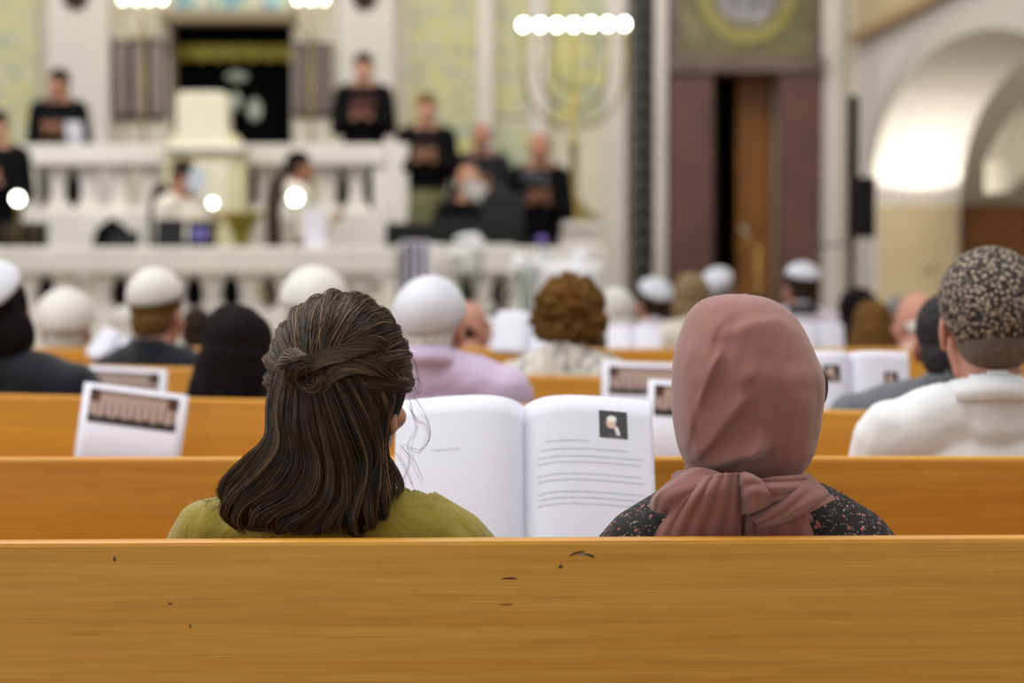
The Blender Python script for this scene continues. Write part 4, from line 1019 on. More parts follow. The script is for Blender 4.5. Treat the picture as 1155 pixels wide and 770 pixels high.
# twisted two-tone column
r = empty('twisted_column', (wx(725, YB - .15), YB - .15, 0), 0, 'slim twisted column in dark and tan stone left of the portal', 'column')
mbm = MB(); n = 40; nz = 420; Rr = .085; V = []; zt = 7.0
for j in range(nz + 1):
    z_ = .3 + (zt - .3) * j / nz
    for k in range(n): a = 2 * PI * k / n; q = Rr * (1 + .14 * math.cos(2 * (a + z_ * 20.))); V.append((q * math.cos(a), q * math.sin(a), z_))
Fc = []; Mi = []
for j in range(nz):
    for k in range(n):
        a = 2 * PI * (k + .5) / n; z_ = .3 + (zt - .3) * (j + .5) / nz
        Fc.append((j * n + k, j * n + (k + 1) % n, (j + 1) * n + (k + 1) % n, (j + 1) * n + k)); Mi.append(1 if math.cos(2 * (a + z_ * 20.)) > -.25 else 0)
me = mesh_np('shaft', V, Fc, Mi); link('shaft', me, [mat('col_dark', (36, 38, 32), .5), mat('col_tan', (172, 148, 112), .5)], r)
MB().lathe([(.13, 0), (.13, .12), (.1, .2), (.11, .26), (.085, .32)]).build('base', M['stone2'], r, True)
# dark round wall medallions
for px_, lab in ((86, 'dark round bronze wall medallion on the pilaster left of the niche'), (411, 'dark round bronze wall medallion on the pilaster right of the niche')):
    q = at(px_, -3, YB - .22); r = tag(MB().lathe([(.02, 0), (.09, .005), (.1, .03), (.075, .05), (.03, .06)], n=28).build('wall_medallion', M['bronze'], None, True), lab, 'medallion', 'bronze wall medallions')
    r.location = (q.x, q.y - .001, q.z); r.rotation_euler = (PI / 2, 0, 0)
# platforms
S('floor_stage', MB().box(-9, wx(700, 14), 13.9, YB - .001, .001, .25), M['carpet'])
S('floor_upper_stage', MB().box(-9, wx(462, 16.2), 16.25, YB - .001, .25, .95), M['carpet'])
S('floor_step', MB().box(wx(462, 16.2), wx(515, 16), 15.5, YB - .35, .251, .63), M['stone2'])
S('floor_step', MB().box(wx(515, 16), wx(580, 16), 15.5, YB - .35, .251, .44), M['stone2'])

# balustrades
def balustrade(a, b, Y, z0, zb, zt, zr, lab, openings, dep=.22):
    x0, x1 = wx(a, Y), wx(b, Y); r = empty('balustrade', ((x0 + x1) / 2, Y, z0), 0, lab, 'balustrade'); cx = (x0 + x1) / 2
    MB().box(x0 - cx, x1 - cx, 0, dep, 0, zb - z0).build('plinth', M['marble'], r, bevel=.01)
    MB().box(x0 - cx, x1 - cx, -.03, dep + .03, zt - z0, zr - z0).build('top_rail', M['marble'], r, bevel=.012)
    # solid balusters between openings: vase profile that leaves pear-shaped gaps
    sp = openings; xs = []
    x = x0 + sp / 2
    n = int(round((x1 - x0) / sp)); sp = (x1 - x0) / n; h = zt - zb
    for i in range(n + 1):
        x = x0 + sp * i - cx
        if i in (0, n): MB().box(max(x0 - cx, x - .09), min(x1 - cx, x + .09), 0, dep, zb - z0, zt - z0).build('post', M['marble'], r, bevel=.006); continue
        w = sp / 2
        prof = [(w * .99, 0), (w * .93, h * .06), (w * .62, h * .18), (w * .44, h * .32), (w * .42, h * .42), (w * .56, h * .46), (w * .44, h * .5), (w * .52, h * .66), (w * .68, h * .82), (w * .9, h * .95), (w * .99, h)]
        V = [(x + p_[0] * s_, 0, zb - z0 + p_[1]) for s_, pr in ((1, prof), (-1, prof[::-1])) for p_ in pr]
        MB().prism([(q[0], q[2]) for q in V], 'y', dep / 2 - .035, dep / 2 + .035).build('baluster', M['marble'], r)
    return r
k16 = 16.2
balustrade(27.5, 202.5, k16, .951, wz(238, k16), wz(186, k16), wz(163, k16), 'upper white marble balustrade left of the cream pulpit', 35 * k16 / F)
balustrade(265, 435, k16, .951, wz(238, k16), wz(186, k16), wz(163, k16), 'upper white marble balustrade right of the cream pulpit', 35 * k16 / F)
k14 = 13.9
balustrade(-225, 447, k14, .0, wz(352, k14), wz(308, k14), wz(279, k14), 'long lower white marble balustrade in front of the musicians', 42 * k14 / F)
balustrade(502, 670, k14, .0, wz(352, k14), wz(308, k14), wz(279, k14), 'short lower white marble balustrade by the candelabrum pedestal', 42 * k14 / F)
for a_, b_ in ((7, 27.4), (435.1, 461)):
    S('trim_40', MB().box(wx(a_, k16), wx(b_, k16), k16 - .02, k16 + .24, .951, wz(162, k16)), M['marble'], bevel=.01)
S('trim_41', MB().box(wx(670.2, k14), wx(684, k14), k14 - .02, k14 + .24, .251, wz(278, k14)), M['marble'], bevel=.01)
S('wall_stage_front', MB().box(-9, wx(461, 16.24), 16.24, 16.249, .25, .95), M['cream'])
# gate / steps gap with hanging striped cloth
r = empty('ribbed_panel', (wx(470, 13.95), 13.95, 0), 0, 'grey ribbed panel filling the gap between the two lower balustrades', 'panel')
MB().box(-.12, .12, 0, .06, 0, wz(279, 13.95)).build('board', mat('grey_board', (184, 190, 190), .6), r)
for i in range(5): MB().box(-.11 + i * .05, -.095 + i * .05, -.02, 0, .2, wz(285, 13.95)).build('rib', mat('grey_rib', (150, 156, 160), .6), r)
# striped cloth draped over rail
r = empty('striped_shawl', (wx(468, 13.8), 13.919, 0), 0, 'white shawl with dark stripes hanging over the front rail', 'shawl')
zt_ = wz(272, 13.86)
MB().box(-.09, .09, -.02, .01, .75, zt_).build('cloth', stripe, r, bevel=.006)
for x_ in (-.06, -.012, .045): MB().box(x_ - .014, x_ + .014, -.024, -.0205, .75, zt_ - .01).build('stripe', mat('navy_stripe', (52, 60, 78), .8), r)
# pulpit
kp = 15.68; r = empty('pulpit', (wx(226, kp), kp, .25), 0, 'cream stone pulpit with raised back rising from the stage centre', 'pulpit')
def rp_(x): return (x - 226) * kp / F
def rz_(y): return wz(y, kp) - .25
MB().prism([(rp_(196), rz_(165)), (rp_(256), rz_(165)), (rp_(254), rz_(106)), (rp_(250), rz_(102)), (rp_(202), rz_(102)), (rp_(198), rz_(106))], 'y', .1, .35).build('raised_back', M['cream'], r, bevel=.02)
MB().prism([(rp_(183), 0), (rp_(272), 0), (rp_(272), rz_(172)), (rp_(262), rz_(150)), (rp_(192), rz_(150)), (rp_(183), rz_(172))], 'y', .12, .44).build('desk_body', mat('yellow_stone', (220, 212, 172), .6, rgb2=(212, 203, 158), nscale=3), r, bevel=.02)
MB().box(rp_(180), rp_(275), .05, .46, rz_(170), rz_(163)).build('ledge', M['marble'], r, bevel=.01)
MB().box(rp_(196), rp_(258), .09, .12, rz_(240), rz_(180)).build('inset_panel', M['cream'], r, bevel=.01)

# candelabrum with seven lamps
km = 16.6; r = empty('menorah', (wx(647, km), km, wz(250, km)), 0, 'tall brass seven branched candelabrum with glowing white lamps', 'candelabrum')
cz = lambda y: wz(y, km) - wz(250, km); kx = km / F
MB().lathe([(.2, 0), (.2, .03), (.13, .06), (.07, .12), (.03, .2), (.025, cz(170)), (.045, cz(165)), (.02, cz(158)), (.018, cz(45))], n=24).build('stem', M['brass'], r, True)
for i in (-3, -2, -1, 0, 1, 2, 3):
    x = i * 18.9 * kx
    if i > 0:
        pts = []
        for q in range(-12, 13): a = PI * q / 24 * 1.0; pts.append((x * math.sin(a), 0, cz(80) - x * 1.15 * math.cos(a)))
        pts = [(-x, 0, cz(45))] + pts + [(x, 0, cz(45))]
        MB().tube(pts, .012, n=8, round_=False).build('arm', M['brass'], r, True)
    MB().lathe([(.01, -.06), (.03, -.045), (.034, -.035), (.012, -.03), (.012, 0)], (x, 0, cz(36)), n=16).build('cup', M['brass'], r, True)
    MB().ell((x, 0, cz(28 - (1 if i > 0 else 0))), (.027, .027, .032), n=16, k=10).build('bulb', M['lampw'], r, True)
# pedestal
r = empty('pedestal', (wx(647, km), km, 0), 0, 'white stone pedestal with square front carrying the candelabrum', 'pedestal')
zp = wz(250, km)
MB().box(-.17, .17, -.17, .17, .251, zp - .06).build('block', M['marble'], r, bevel=.01); MB().box(-.2, .2, -.2, .2, zp - .059, zp - .001).build('cap', M['marble'], r, bevel=.01)
MB().lathe([(.02, 0), (.05, .01), (.05, .03), (.02, .035)], T=Matrix.Translation((.0, -.17, zp - .22)) @ Matrix.Rotation(PI / 2, 4, 'X')).build('rosette', mat('grey_purple', (130, 124, 146), .5), r, True)
# two candelabra by the niche: clustered bulbs on tall brass stems
for a, lab, cnt in ((163, 'tall brass candelabrum with clustered bulbs left of the black curtain', 4), (352, 'tall brass candelabrum with clustered bulbs right of the black curtain', 3)):
    ky = 17.6; r = empty('candelabrum', (wx(a, ky), ky, .95), 0, lab, 'candelabrum', 'brass candelabra beside the curtain'); z_ = wz(36, ky) - .95 + .12
    MB().lathe([(.14, 0), (.14, .03), (.05, .08), (.014, .2), (.012, z_ * .6), (.025, z_ * .62), (.012, z_ * .65), (.012, z_)], n=18).build('stem', M['brass'], r, True)
    for i in range(cnt):
        x = (i - (cnt - 1) / 2) * 15 * ky / F
        MB().tube([(0, 0, z_ - .18), (x * .7, 0, z_ - .16), (x, 0, z_ - .08), (x, 0, z_ + .02)], .008, n=8, round_=False).build('arm', M['brass'], r, True)
        MB().ell((x, 0, z_ + .13), (.02, .02, .03), n=14, k=8).build('bulb', M['bulb'], r, True)
        MB().lathe([(.02, 0), (.03, .02), (.008, .025), (.008, .06)], (x, 0, z_ + .02), n=14).build('cup', M['brass'], r, True)

# reading lamps on the stage
for a, b, Y_, R_b, lab in ((20, 224, 14.24, .034, 'small globe reading lamp glowing above the black loudspeakers'), (333, 223, 14.24, .036, 'small globe reading lamp glowing before the dark haired reader'), (240, 229, 14.2, .022, 'smallest globe reading lamp glowing right of the masked reader')):
    q = at(a, b, Y_); r = empty('reading_lamp', (q.x, Y_, .25), 0, lab, 'lamp', 'globe reading lamps on the stage'); h_ = q.z - .25
    MB().lathe([(.05, 0), (.05, .015), (.02, .03), (.008, .06), (.008, h_ - .05), (.02, h_ - .04)], n=16).build('stand', M['brass'], r, True)
    MB().ell((0, 0, h_), (R_b, R_b, R_b), n=16, k=10).build('globe', mat('globe_glow%s' % ('' if R_b > .03 else '_dim'), (255, 252, 238), .4, emit=14 if R_b > .03 else 12), r, True)

# loudspeakers at left, black table, chairs, instruments
for a, lab in ((10, 'black box loudspeaker at the left edge of the stage'), (38, 'black box loudspeaker right of its twin on the stage')):
    q = at(a, 264, 14.4); r = empty('loudspeaker', (q.x, 14.4, .25), 0, lab, 'loudspeaker', 'black stage loudspeakers')
    MB().box(-.07, .07, 0, .12, q.z - .25 - .08, q.z - .25 + .075).build('cabinet', M['black'], r, bevel=.008)
    MB().tube([(0, .06, 0.02), (0, .06, q.z - .33)], [.02, .015], n=12, round_=False).build('pole', M['black'], r, True)
    MB().lathe([(.07, 0), (.07, .015), (.03, .02), (.02, .04)], (0, .06, 0)).build('base', M['black'], r, True)
    MB().tube([(0, -.002, q.z - .25), (0, -.006, q.z - .25)], [.05, .045], n=20, round_=False).build('driver', M['bronze'], r)
kt = 14.5
def bk(px, py, Y=kt): return at(px, py, Y)
q0, q1 = bk(437, 251), bk(592, 273)
r = empty('black_piano', ((q0.x + q1.x) / 2, 14.27, .25), 0, 'low black piano standing behind the lower balustrade', 'piano'); w_ = (q1.x - q0.x) / 2; zt_ = q0.z - .25
MB().box(-w_, w_, 0, .24, zt_ - .16, zt_).build('body', M['black'], r, bevel=.015); MB().box(-w_ * .95, w_ * .95, -.12, 0, zt_ - .22, zt_ - .15).build('keybed', M['black'], r, bevel=.008)
MB().box(-w_ * .85, w_ * .85, -.1, -.01, zt_ - .149, zt_ - .135).build('keyboard', M['paper2'], r)
for x_ in (-w_ * .85, w_ * .85): MB().lathe([(.03, 0), (.045, .3), (.05, zt_ - .16)], (x_, .12, 0), n=14).build('leg', M['black'], r, True)
MB().box(-.16, .1, .2, .215, zt_, zt_ + .05).build('music_rest', M['black'], r)
MB().prism([(.03, zt_), (.06, zt_ + .17), (.1, zt_ + .175), (.24, zt_)], 'x', w_ * .36, w_).build('lid', M['black'], r, bevel=.006)
# high-backed dark chairs; the lowest black ones are added to darken balustrade openings
for a, yt, lab in ((182, 203, 'dark high backed chair left of the masked reader'), (314, 193, 'dark high backed chair left of the dark haired reader'), (126, 245, 'dark low chair at the left end of the musicians'),
                  (215, 302, 'black chair added to darken the balustrade opening below the violet folder'), (257, 303, 'black chair added to darken the balustrade opening below the gold horn'), (48, 303, 'black chair added to darken the balustrade opening at far left')):
    Y_ = (15.36 if a == 182 else 15.66 if yt < 230 else 15.0) if yt < 300 else (14.6 if a == 48 else 14.28); q = at(a, yt, Y_); r = empty('stage_chair', (q.x, Y_, .25), 0, lab, 'chair', 'dark chairs on the stage'); h_ = q.z - .25
    w_ = .09 if yt < 230 else (.13 if yt < 300 else .075); sw_ = .2 if yt < 300 else .095
    MB().prism([(-w_, .42), (w_, .42), (w_ * 1.05, h_ - .2), (w_ * .8, h_ - .07), (0, h_), (-w_ * .8, h_ - .07), (-w_ * 1.05, h_ - .2)], 'y', .0, .04).build('backrest', M['darkwood'] if yt < 230 else M['blackcloth'], r, bevel=.01)
    MB().box(-sw_, sw_, .04, .44, .4, .45).build('seat', M['blackcloth'], r, bevel=.01)
    for sx in (-sw_ + .02, sw_ - .02):
        for sy in (.06, .42): MB().tube([(sx, sy, 0.01), (sx, sy, .4)], [.015, .018], n=8, round_=False).build('leg', M['darkwood'], r, True)
# music stands
for a, yt, lab in ((140, 262, 'black music stand at the left end of the musicians'), (192, 248, 'black music stand before the masked reader'), (228, 250, 'black music stand with violet folder')):
    Y_ = 14.25; q = at(a, yt, Y_); r = empty('music_stand', (q.x, Y_, .25), 0, lab, 'music stand', 'music stands behind the balustrade'); h_ = q.z - .25
    T = Matrix.Translation((0, 0, h_ - .09)) @ Matrix.Rotation(-.3, 4, 'X')
    MB().box(-.09, .09, -.005, .005, -.1, .1, T=T).build('desk', M['black'], r); MB().tube([(0, .02, .03), (0, .02, h_ - .1)], [.012, .01], n=8, round_=False).build('pole', M['black'], r, True)
    for k in range(3): a_ = k * 2.09 + .3; MB().tube([(0, .02, .16), (.12 * math.cos(a_), .02 + .12 * math.sin(a_), .008)], .008, n=6, round_=False).build('leg', M['black'], r, True)
q = at(226, 264, 14.2); o = tag(MB().box(-.05, .05, -.012, 0, -.04, .04).build('folder', mat('violet_folder', (84, 74, 140), .6), None, bevel=.003), 'violet folder leaning on a music stand', 'folder'); o.location = q; o.rotation_euler = (-.3, 0, 0)
# gold brass instrument: sousaphone-like bell
q = at(272, 256, 14.98); r = empty('tuba', (q.x, 14.98, .25), 0, 'gold brass horn with a wide bell among the musicians', 'instrument'); h_ = q.z - .25
MB().lathe([(.17, .1), (.15, .08), (.09, .02), (.04, -.1), (.035, -.35)], (0, 0, h_), n=28).build('bell', M['gold'], r, True)
pts = [(.1 * math.cos(t) + .02, 0, h_ - .42 + .16 * math.sin(t)) for t in np.linspace(0, 2 * PI, 24)]; MB().tube(pts, .022, n=10, round_=False).build('tubing', M['gold'], r, True)
for i in range(3): MB().lathe([(.014, 0), (.014, .12), (.018, .125), (.018, .135)], (-.03 + i * .035, -.03, h_ - .42), n=12).build('valve', M['brass'], r, True)
MB().lathe([(.12, 0), (.12, .01), (.015, .02), (.012, h_ - .56)], n=14).build('stand', M['black'], r, True)
# white table with flowers and cloth, white arrangements
q = at(632, 296, 13.3); r = empty('table', (q.x, 13.3, 0), 0, 'small table under a white cloth before the pedestal', 'table')
V = []; n = 40
for j, (s_, z_) in enumerate(((.0, q.z + .001), (1, q.z), (1.04, q.z - .05), (1.1, .4), (1.14, .12))):
    for k in range(n): a = 2 * PI * k / n; f = 1 + (.03 * math.sin(9 * a) if j > 2 else 0); ex = .24 * abs(math.cos(a)) ** .5 * (1 if math.cos(a) > 0 else -1); ey = .2 * abs(math.sin(a)) ** .5 * (1 if math.sin(a) > 0 else -1); V.append((ex * s_ * f, ey * s_ * f, z_))
MB().add(V, [(j * n + k, j * n + (k + 1) % n, (j + 1) * n + (k + 1) % n, (j + 1) * n + k) for j in range(4) for k in range(n)]).build('tablecloth', mat('white_linen', (232, 234, 240), .8), r, True)
for sx in (-.18, .18):
    for sy in (-.14, .14): MB().tube([(sx, sy, .001), (sx, sy, q.z - .01)], .015, n=8, round_=False).build('leg', M['darkwood'], r, True)
tz = q.z
def bouquet(px, py, Y, rad, lab, colr, base_z, violet=False):
    c_ = at(px, py, Y); r = empty('flower_vase', (c_.x, Y, base_z), 0, lab, 'flowers'); h = c_.z - base_z
    MB().lathe([(.03, 0), (.045, .03), (.05, h * .25), (.03, h * .45), (.04, h * .5)], n=18).build('vase', mat('white_porcelain', (225, 228, 232), .25), r, True)
    rs = random.Random(px)
    for i in range(16):
        d = Vector((rs.gauss(0, 1), rs.gauss(0, 1), rs.gauss(.2, .8))).normalized() * rad * rs.uniform(.5, 1); c0 = Vector((0, 0, h)) + d
        mb = MB()
        for k in range(6): a = k * PI / 3; mb.ell(c0 + Vector((math.cos(a), math.sin(a), .1)) * rad * .16, (rad * .2, rad * .2, rad * .14), n=8, k=6)
        mb.ell(c0, (rad * .14,) * 3, n=8, k=6); mb.build('blossom', colr, r, True)
    mb = MB()
    for i in range(14):
        a = rs.uniform(0, 6.28); mb.tube([(0, 0, h * .48), (.4 * rad * math.cos(a), .4 * rad * math.sin(a), h * .75), (.8 * rad * math.cos(a), .8 * rad * math.sin(a), h)], .003, n=5, round_=False)
    mb.build('stems', mat('stem_green', (80, 100, 60), .7), r, True)
wf = mat('white_petals', (238, 240, 244), .7); vf = mat('violet_petals', (150, 120, 215), .7)
bouquet(526, 285, 13.2, .12, 'large white flower arrangement standing before the lower balustrade', wf, 0)
bouquet(594, 302, 12.9, .09, 'white flowers to the left of the cloth covered table', wf, 0)
bouquet(655, 292, 13.3, .07, 'white flowers on the right of the cloth covered table', wf, tz + .001)
bouquet(612, 272, 13.3, .035, 'small violet flowers on the cloth covered table', vf, tz + .001)
q = at(494, 276, 12.95)
r = empty('white_candle', (q.x, 12.95, 0), 0, 'thick tall white column candle left of the white flowers', 'candle'); MB().lathe([(.035, .9), (.035, q.z), (.03, q.z + .004)], n=20).build('wax', M['kipc'], r, True)
MB().lathe([(.13, 0), (.13, .02), (.03, .05), (.02, .8), (.05, .9)], n=20).build('stand', M['brass'], r, True); MB().tube([(0, 0, q.z), (0, 0, q.z + .02)], .002, n=6).build('wick', M['black'], r)

# speaker column right
q = at(962, 108, 12.4); r = empty('speaker_column', (q.x, 12.4, 0), 0, 'tall slim black line loudspeaker column on a pole by the right pilaster', 'loudspeaker')
MB().box(-.024, .03, -.03, .03, 1.3, q.z).build('column', M['black'], r, bevel=.008); MB().tube([(0, 0, .02), (0, 0, 1.3)], .02, n=12, round_=False).build('pole', M['black'], r, True)
z0_ = at(0, 268, 12.4).z; z1_ = at(0, 200, 12.4).z
MB().box(.0, .115, -.1, .02, z0_, z1_).build('monitor_box', M['black'], r, bevel=.01)
for k in range(3): a_ = k * 2.09 + .5; MB().tube([(0, 0, .3), (.3 * math.cos(a_), .3 * math.sin(a_), .015)], .012, n=8, round_=False).build('leg', M['black'], r, True)
MB().tube([(-.2, -.02, at(0, 277, 12.4).z), (.0, -.02, at(0, 275, 12.4).z)], .006, n=8, round_=False).build('cross_bar', M['black'], r, True)
# microphone stand
q = at(848, 268, 12.6); r = empty('microphone_stand', (q.x, 12.6, 0), 0, 'thin brass microphone stand with angled boom in front of the doorway', 'microphone stand')
MB().tube([(0.04, 0, .02), (0.04, 0, q.z - .05)], .008, n=8, round_=False).build('pole', M['brass'], r, True); MB().tube([(.06, 0, q.z - .12), (-.03, 0, q.z + .02)], .006, n=8, round_=False).build('boom', M['brass'], r, True)
MB().tube([(-.03, 0, q.z + .02), (-.05, 0, q.z + .05)], .014, n=10).build('microphone', mat('grey_mic', (150, 150, 130), .5), r, True); MB().lathe([(.12, 0), (.12, .015), (.02, .025), (.01, .03)], (.04, 0, 0), n=20).build('base', M['brass'], r, True)

# ------------------------------------------------------------------ right side wall with deep arch
XS = 2.8; TW = .66; Ya, Yc, hs_, z0a, rise = 17.6, 14.2, 3.4, 1.52, 1.02
def arch_pts(n=48, h=hs_, rs=rise): return [(Yc + h * math.cos(a), z0a + rs * math.sin(a) ** .85) for a in np.linspace(0, PI, n)]
ap = arch_pts()
V = []; Fc = []
top = 7.5
# wall around the opening built as strips (outer face, inner face, intrados)
n = len(ap)
for x in (XS, XS + TW):
    for (y, z) in ap: V.append((x, y, z))
    for (y, z) in ap: V.append((x, y, top))
for i in range(n - 1):
    Fc.append((i, i + 1, n + i + 1, n + i)); o2 = 2 * n; Fc.append((o2 + i, o2 + n + i, o2 + n + i + 1, o2 + i + 1)); Fc.append((i, o2 + i, o2 + i + 1, i + 1)); Fc.append((n + i, n + i + 1, o2 + n + i + 1, o2 + n + i))
mb = MB().add(V, Fc)
S('wall_right', mb, M['plaster'], smooth=False)
S('wall_right_pier', MB().box(XS, XS + TW, Ya, YB - .001, 0, top), M['plaster'])
S('wall_right_near_pier', MB().box(XS, XS + TW, Yc - hs_ - 1.2, Yc - hs_, 0, top), M['plaster'])
S('trim_30', MB().box(XS + .02, XS + TW - .02, Ya - .03, Ya - .001, 0, z0a), M['beige'], bevel=.008)
# cornice running along the side wall, up high
zc_ = at(975, 47, Ya + .5).z
S('trim_31', MB().box(XS - .1, XS - .001, 9, YB - .25, zc_ - .0, zc_ + .09), mat('brown_cornice', (176, 148, 108), .6), bevel=.01)
S('trim_32', MB().box(XS - .05, XS - .001, 9, YB - .25, zc_ + .09, zc_ + .5), M['beige'], bevel=.01)
# raised archivolt band
V = []; ao = arch_pts(48, hs_ + .22, rise + .2)
for x in (XS - .03, XS):
    for (y, z) in ap: V.append((x - .0005, y, z))
    for (y, z) in ao: V.append((x - .0005, y, z))
Fc = []
for i in range(n - 1):
    for a_, b_ in ((0, n),): Fc.append((i, i + 1, n + i + 1, n + i)); Fc.append((2 * n + i, 3 * n + i, 3 * n + i + 1, 2 * n + i + 1)); Fc.append((i, 2 * n + i, 2 * n + i + 1, i + 1)); Fc.append((n + i, n + i + 1, 3 * n + i + 1, 3 * n + i))
S('trim_33', MB().add(V, Fc), mat('grey_archivolt', (192, 190, 180), .7))
# aisle behind the arch: vault rib and end wall with wooden panelling
S('wall_aisle', MB().box(6.0, 6.2, 8.5, YB, 0, 7.5), M['plaster'])
V = []; n = 30; xa, xb = XS + TW, 6.0
rib_o = [(xa + .001 + 2.53 * t, 1.83 + 1.9 * math.sin(t * PI * .5) ** .8) for t in np.linspace(0, 1, n)]; rib_i = [(xa + .001 + 2.53 * t, 1.6 + 1.6 * math.sin(t * PI * .5) ** 1.0) for t in np.linspace(0, 1, n)]
mb = MB(); mb.prism(rib_o + rib_i[::-1], 'y', 15.9, 16.7)
S('trim_34', mb, M['stone'])
r = empty('wood_cupboard', ((wx(1080, YB - .5) + 5.9) / 2, YB - .45, 0), 0, 'brown wooden cupboard standing in the aisle beyond the arch', 'cupboard'); w_ = (5.9 - wx(1080, YB - .5)) / 2; h_ = wz(230, YB - .45)
MB().box(-w_, w_, 0, .42, 0, h_).build('carcass', M['doorwood'], r, bevel=.01)
for i in range(4): MB().box(-w_ + .04 + i * w_ / 2, -w_ + i * w_ / 2 + w_ / 2 - .02, -.025, 0, .08, h_ - .05).build('door', M['doorwood'], r, bevel=.01)
# uplight fixture on the pier
ul = empty('uplighter', (XS + TW / 2, Ya - .5, 0), 0, 'slim floor uplighter washing the arch haunch with light', 'lamp')
MB().tube([(0, 0, .02), (0, 0, 1.0)], .012, n=10, round_=False).build('pole', M['beige'], ul, True); MB().lathe([(.13, 0), (.13, .02), (.02, .03)], n=20).build('base', M['beige'], ul, True)
MB().lathe([(.02, 1.0), (.05, 1.06), (.055, 1.1), (.045, 1.1), (.02, 1.02)], n=24).build('bowl', M['beige'], ul, True)

# ------------------------------------------------------------------ stage people
olivesk = mat('olive_pattern_skirt', (104, 104, 62), .8, rgb2=(64, 62, 34), nscale=25)
def stage(label, px, cy, Y, floor, rz=PI, **k):
    q = at(px, cy, Y); k.setdefault('hair', 'short'); k.setdefault('hairm', H_dark); k.setdefault('sd', .30); k.setdefault('hs', .95)
    return person(label, q.x, Y, q.z - floor - .01, floor=floor, rz=rz, seated=False, **k)
holdp = ((.195, .0, -.26), (.06, .2, -.18))
stage('person in black at the far left edge of the stage', -4, 122, 14.9, .25, top='blackcloth', hands=holdp, sw=.155)
stage('person in a black shirt standing behind the left upper balustrade', 66, 76, 16.8, .95, top='blackcloth', skirt='blackcloth', sw=.155, big=1.0, hands=holdp, skin=1, yaw=-.4)
stage('man in black standing on the right upper balustrade, holding a dark folder', 410, 58, 16.8, .95, top='blackcloth', skirt='blackcloth', sw=.155, hands=holdp, big=1.0)
stage('woman in a black top and olive patterned skirt left of the bald singer', 481, 104, 16.3, .63, top='blackcloth', skirt=olivesk, sw=.15, female=True, hands=holdp, hairm=H_lbrown)
stage('bald man in dark clothes between the patterned skirt and the white pedestal', 543, 136, 16.75, .44, top=navy, hair='bald', hairm=H_dark, skin=1, sw=.155, hands=holdp)
stage('bald man in a black shirt reading from a sheet near the candelabrum', 608, 147, 15.6, .25, top='blackcloth', hair='bald', hairm=H_dark, skin=1, sw=.155, hands=holdp, big=1.0)
stage('masked reader in white with dark hair, turned sideways', 206, 179, 14.95, .25, rz=-PI / 2 - .6, top=cream, hands=holdp, skin=1, pitch=.3)
stage('dark haired reader in white seen from the side by the globe lamp', 336, 169, 15.2, .25, rz=-PI / 2 + .2, top=cream, hands=holdp, skin=1, hairm=H_black, hs=.9)
stage('pink faced reader with white mask in front of the black clothed singers', 528, 184, 14.95, .25, rz=PI + .6, top='blackcloth', hair='bald', hairm=H_white, skin=1, hands=holdp, bottom='blackcloth')
# held sheets and masks
def sheet(px, py, Y, w, h, lab, m_, rot=(.5, 0, 0), cat='sheet', name='paper_sheet'):
    q = at(px, py, Y); mb = MB(); mb.box(-w / 2, w / 2, -.002, .002, -h / 2, h / 2); o = tag(mb.build(name, m_, None, bevel=.0008), lab, cat); o.location = q; o.rotation_euler = rot; return o
sheet(84, 150, 16.5, .12, .18, 'white sheet held by the person behind the left upper balustrade', M['paper'])
sheet(410, 118, 16.45, .16, .12, 'dark red folder held by the man above the right balustrade', mat('maroon', (84, 44, 36), .6))
sheet(603, 200, 15.25, .18, .1, 'grey blue sheet held by the bald singer near the candelabrum', mat('blue_grey_paper', (120, 124, 140), .7), (.9, .25, 0))
sheet(480, 156, 15.95, .13, .09, 'dark small folder held by the woman in the patterned skirt', mat('dark_folder', (60, 40, 34), .6), (.8, 0, 0))
sheet(536, 214, 14.75, .14, .12, 'cream sheet held in front of the pink faced reader', M['kipc'], (.3, .5, 0))
sheet(222, 203, 14.72, .11, .15, 'pale blue sheet held by the masked reader', mat('pale_blue_paper', (205, 214, 228), .7), (.2, .3, 0))
sheet(355, 257, 14.0, .13, .235, 'white towel like paper hanging behind the lower balustrade', M['paper'], (0, 0, 0))

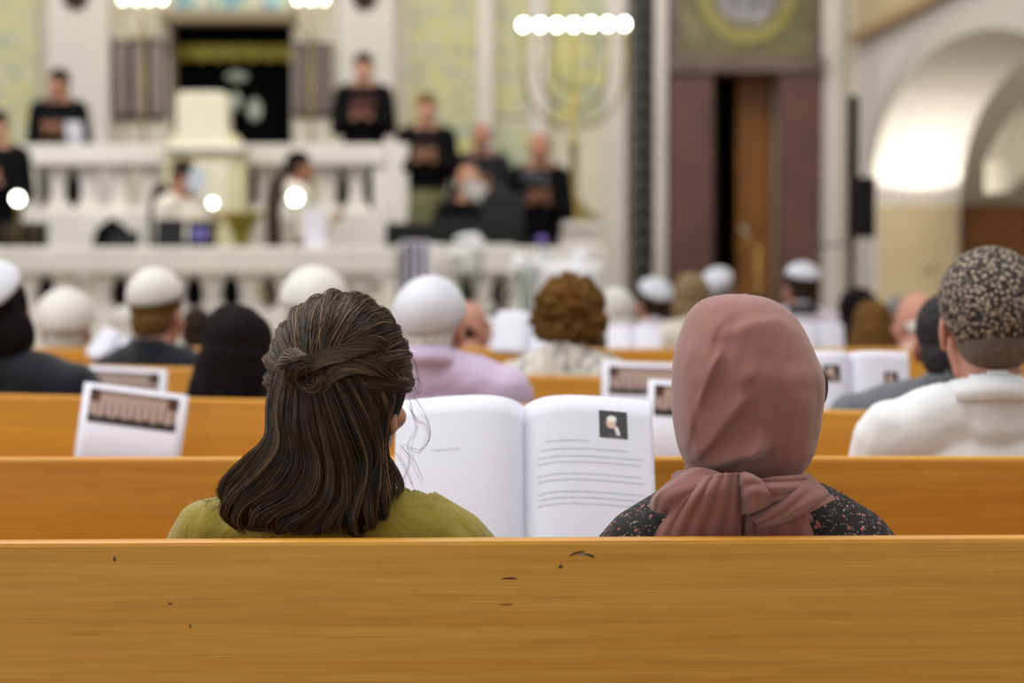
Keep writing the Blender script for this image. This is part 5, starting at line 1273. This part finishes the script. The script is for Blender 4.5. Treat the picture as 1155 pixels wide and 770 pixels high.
# ------------------------------------------------------------------ camera, light, world
cam = bpy.data.cameras.new('camera'); co = bpy.data.objects.new('camera', cam); COL.objects.link(co); co.location = (0, 0, CAMZ); co.rotation_euler = (PI / 2 - TH, 0, 0)
cam.sensor_width = 36; cam.lens = F / 1155 * 36; cam.clip_start = .05; cam.dof.use_dof = True; cam.dof.focus_distance = 2.93; cam.dof.aperture_fstop = 3.4
bpy.context.scene.camera = co
w = bpy.data.worlds.new('world'); bpy.context.scene.world = w; w.use_nodes = True; bg = w.node_tree.nodes['Background']; bg.inputs[0].default_value = (1, .985, .95, 1); bg.inputs[1].default_value = .5
def area(name, loc, target, size, power, col=(1, 1, 1), sy=None):
    l = bpy.data.lights.new(name, 'AREA'); l.energy = power; l.color = col; l.size = size; l.shape = 'RECTANGLE'; l.size_y = sy or size
    o = bpy.data.objects.new(name, l); COL.objects.link(o); o.location = loc; d = Vector(target) - Vector(loc); o.rotation_euler = d.to_track_quat('-Z', 'Y').to_euler(); return o
area('skylight', (-.5, 4.5, 6), (0, 4.2, 0), 3.5, 330, (1, .98, .95), 8)
area('window_light', (-5.5, 3.5, 3.6), (0, 3.4, 1.1), 3, 110, (.93, .96, 1))
area('rear_window_light', (-3.0, -1.6, 1.9), (-.9, 2.8, .9), 1.8, 34, (.95, .96, 1))
area('stage_light', (-1, 12.5, 7), (-1, 17.5, 1.5), 5, 350, (1, .965, .92), 3)
area('aisle_fill', (4.7, 13.5, 4.2), (4.3, 17.0, 1.8), 1.2, 45, (1, .95, .86))  # added fill without a fixture, lifts the vault rib and aisle end wall
area('side_wall_fill', (-6.5, 13, 4.2), (2.8, 15.5, 2.2), 2.5, 135, (.98, .98, 1))  # added fill from the left to brighten the right side wall, no window there
l = bpy.data.lights.new('arch_uplight', 'SPOT'); l.energy = 60; l.spot_size = 2.2; l.spot_blend = .12; l.color = (1, .94, .82); l.shadow_soft_size = .04
o = bpy.data.objects.new('arch_uplight', l); COL.objects.link(o); o.location = (XS + TW / 2, Ya - .5, 1.14); o.rotation_euler = Vector((0, -.29, .957)).to_track_quat('-Z', 'Y').to_euler()
vs = bpy.context.scene.view_settings; vs.view_transform = 'Standard'; vs.look = 'None'; vs.exposure = 0; vs.gamma = 1; vs.use_curve_mapping = False
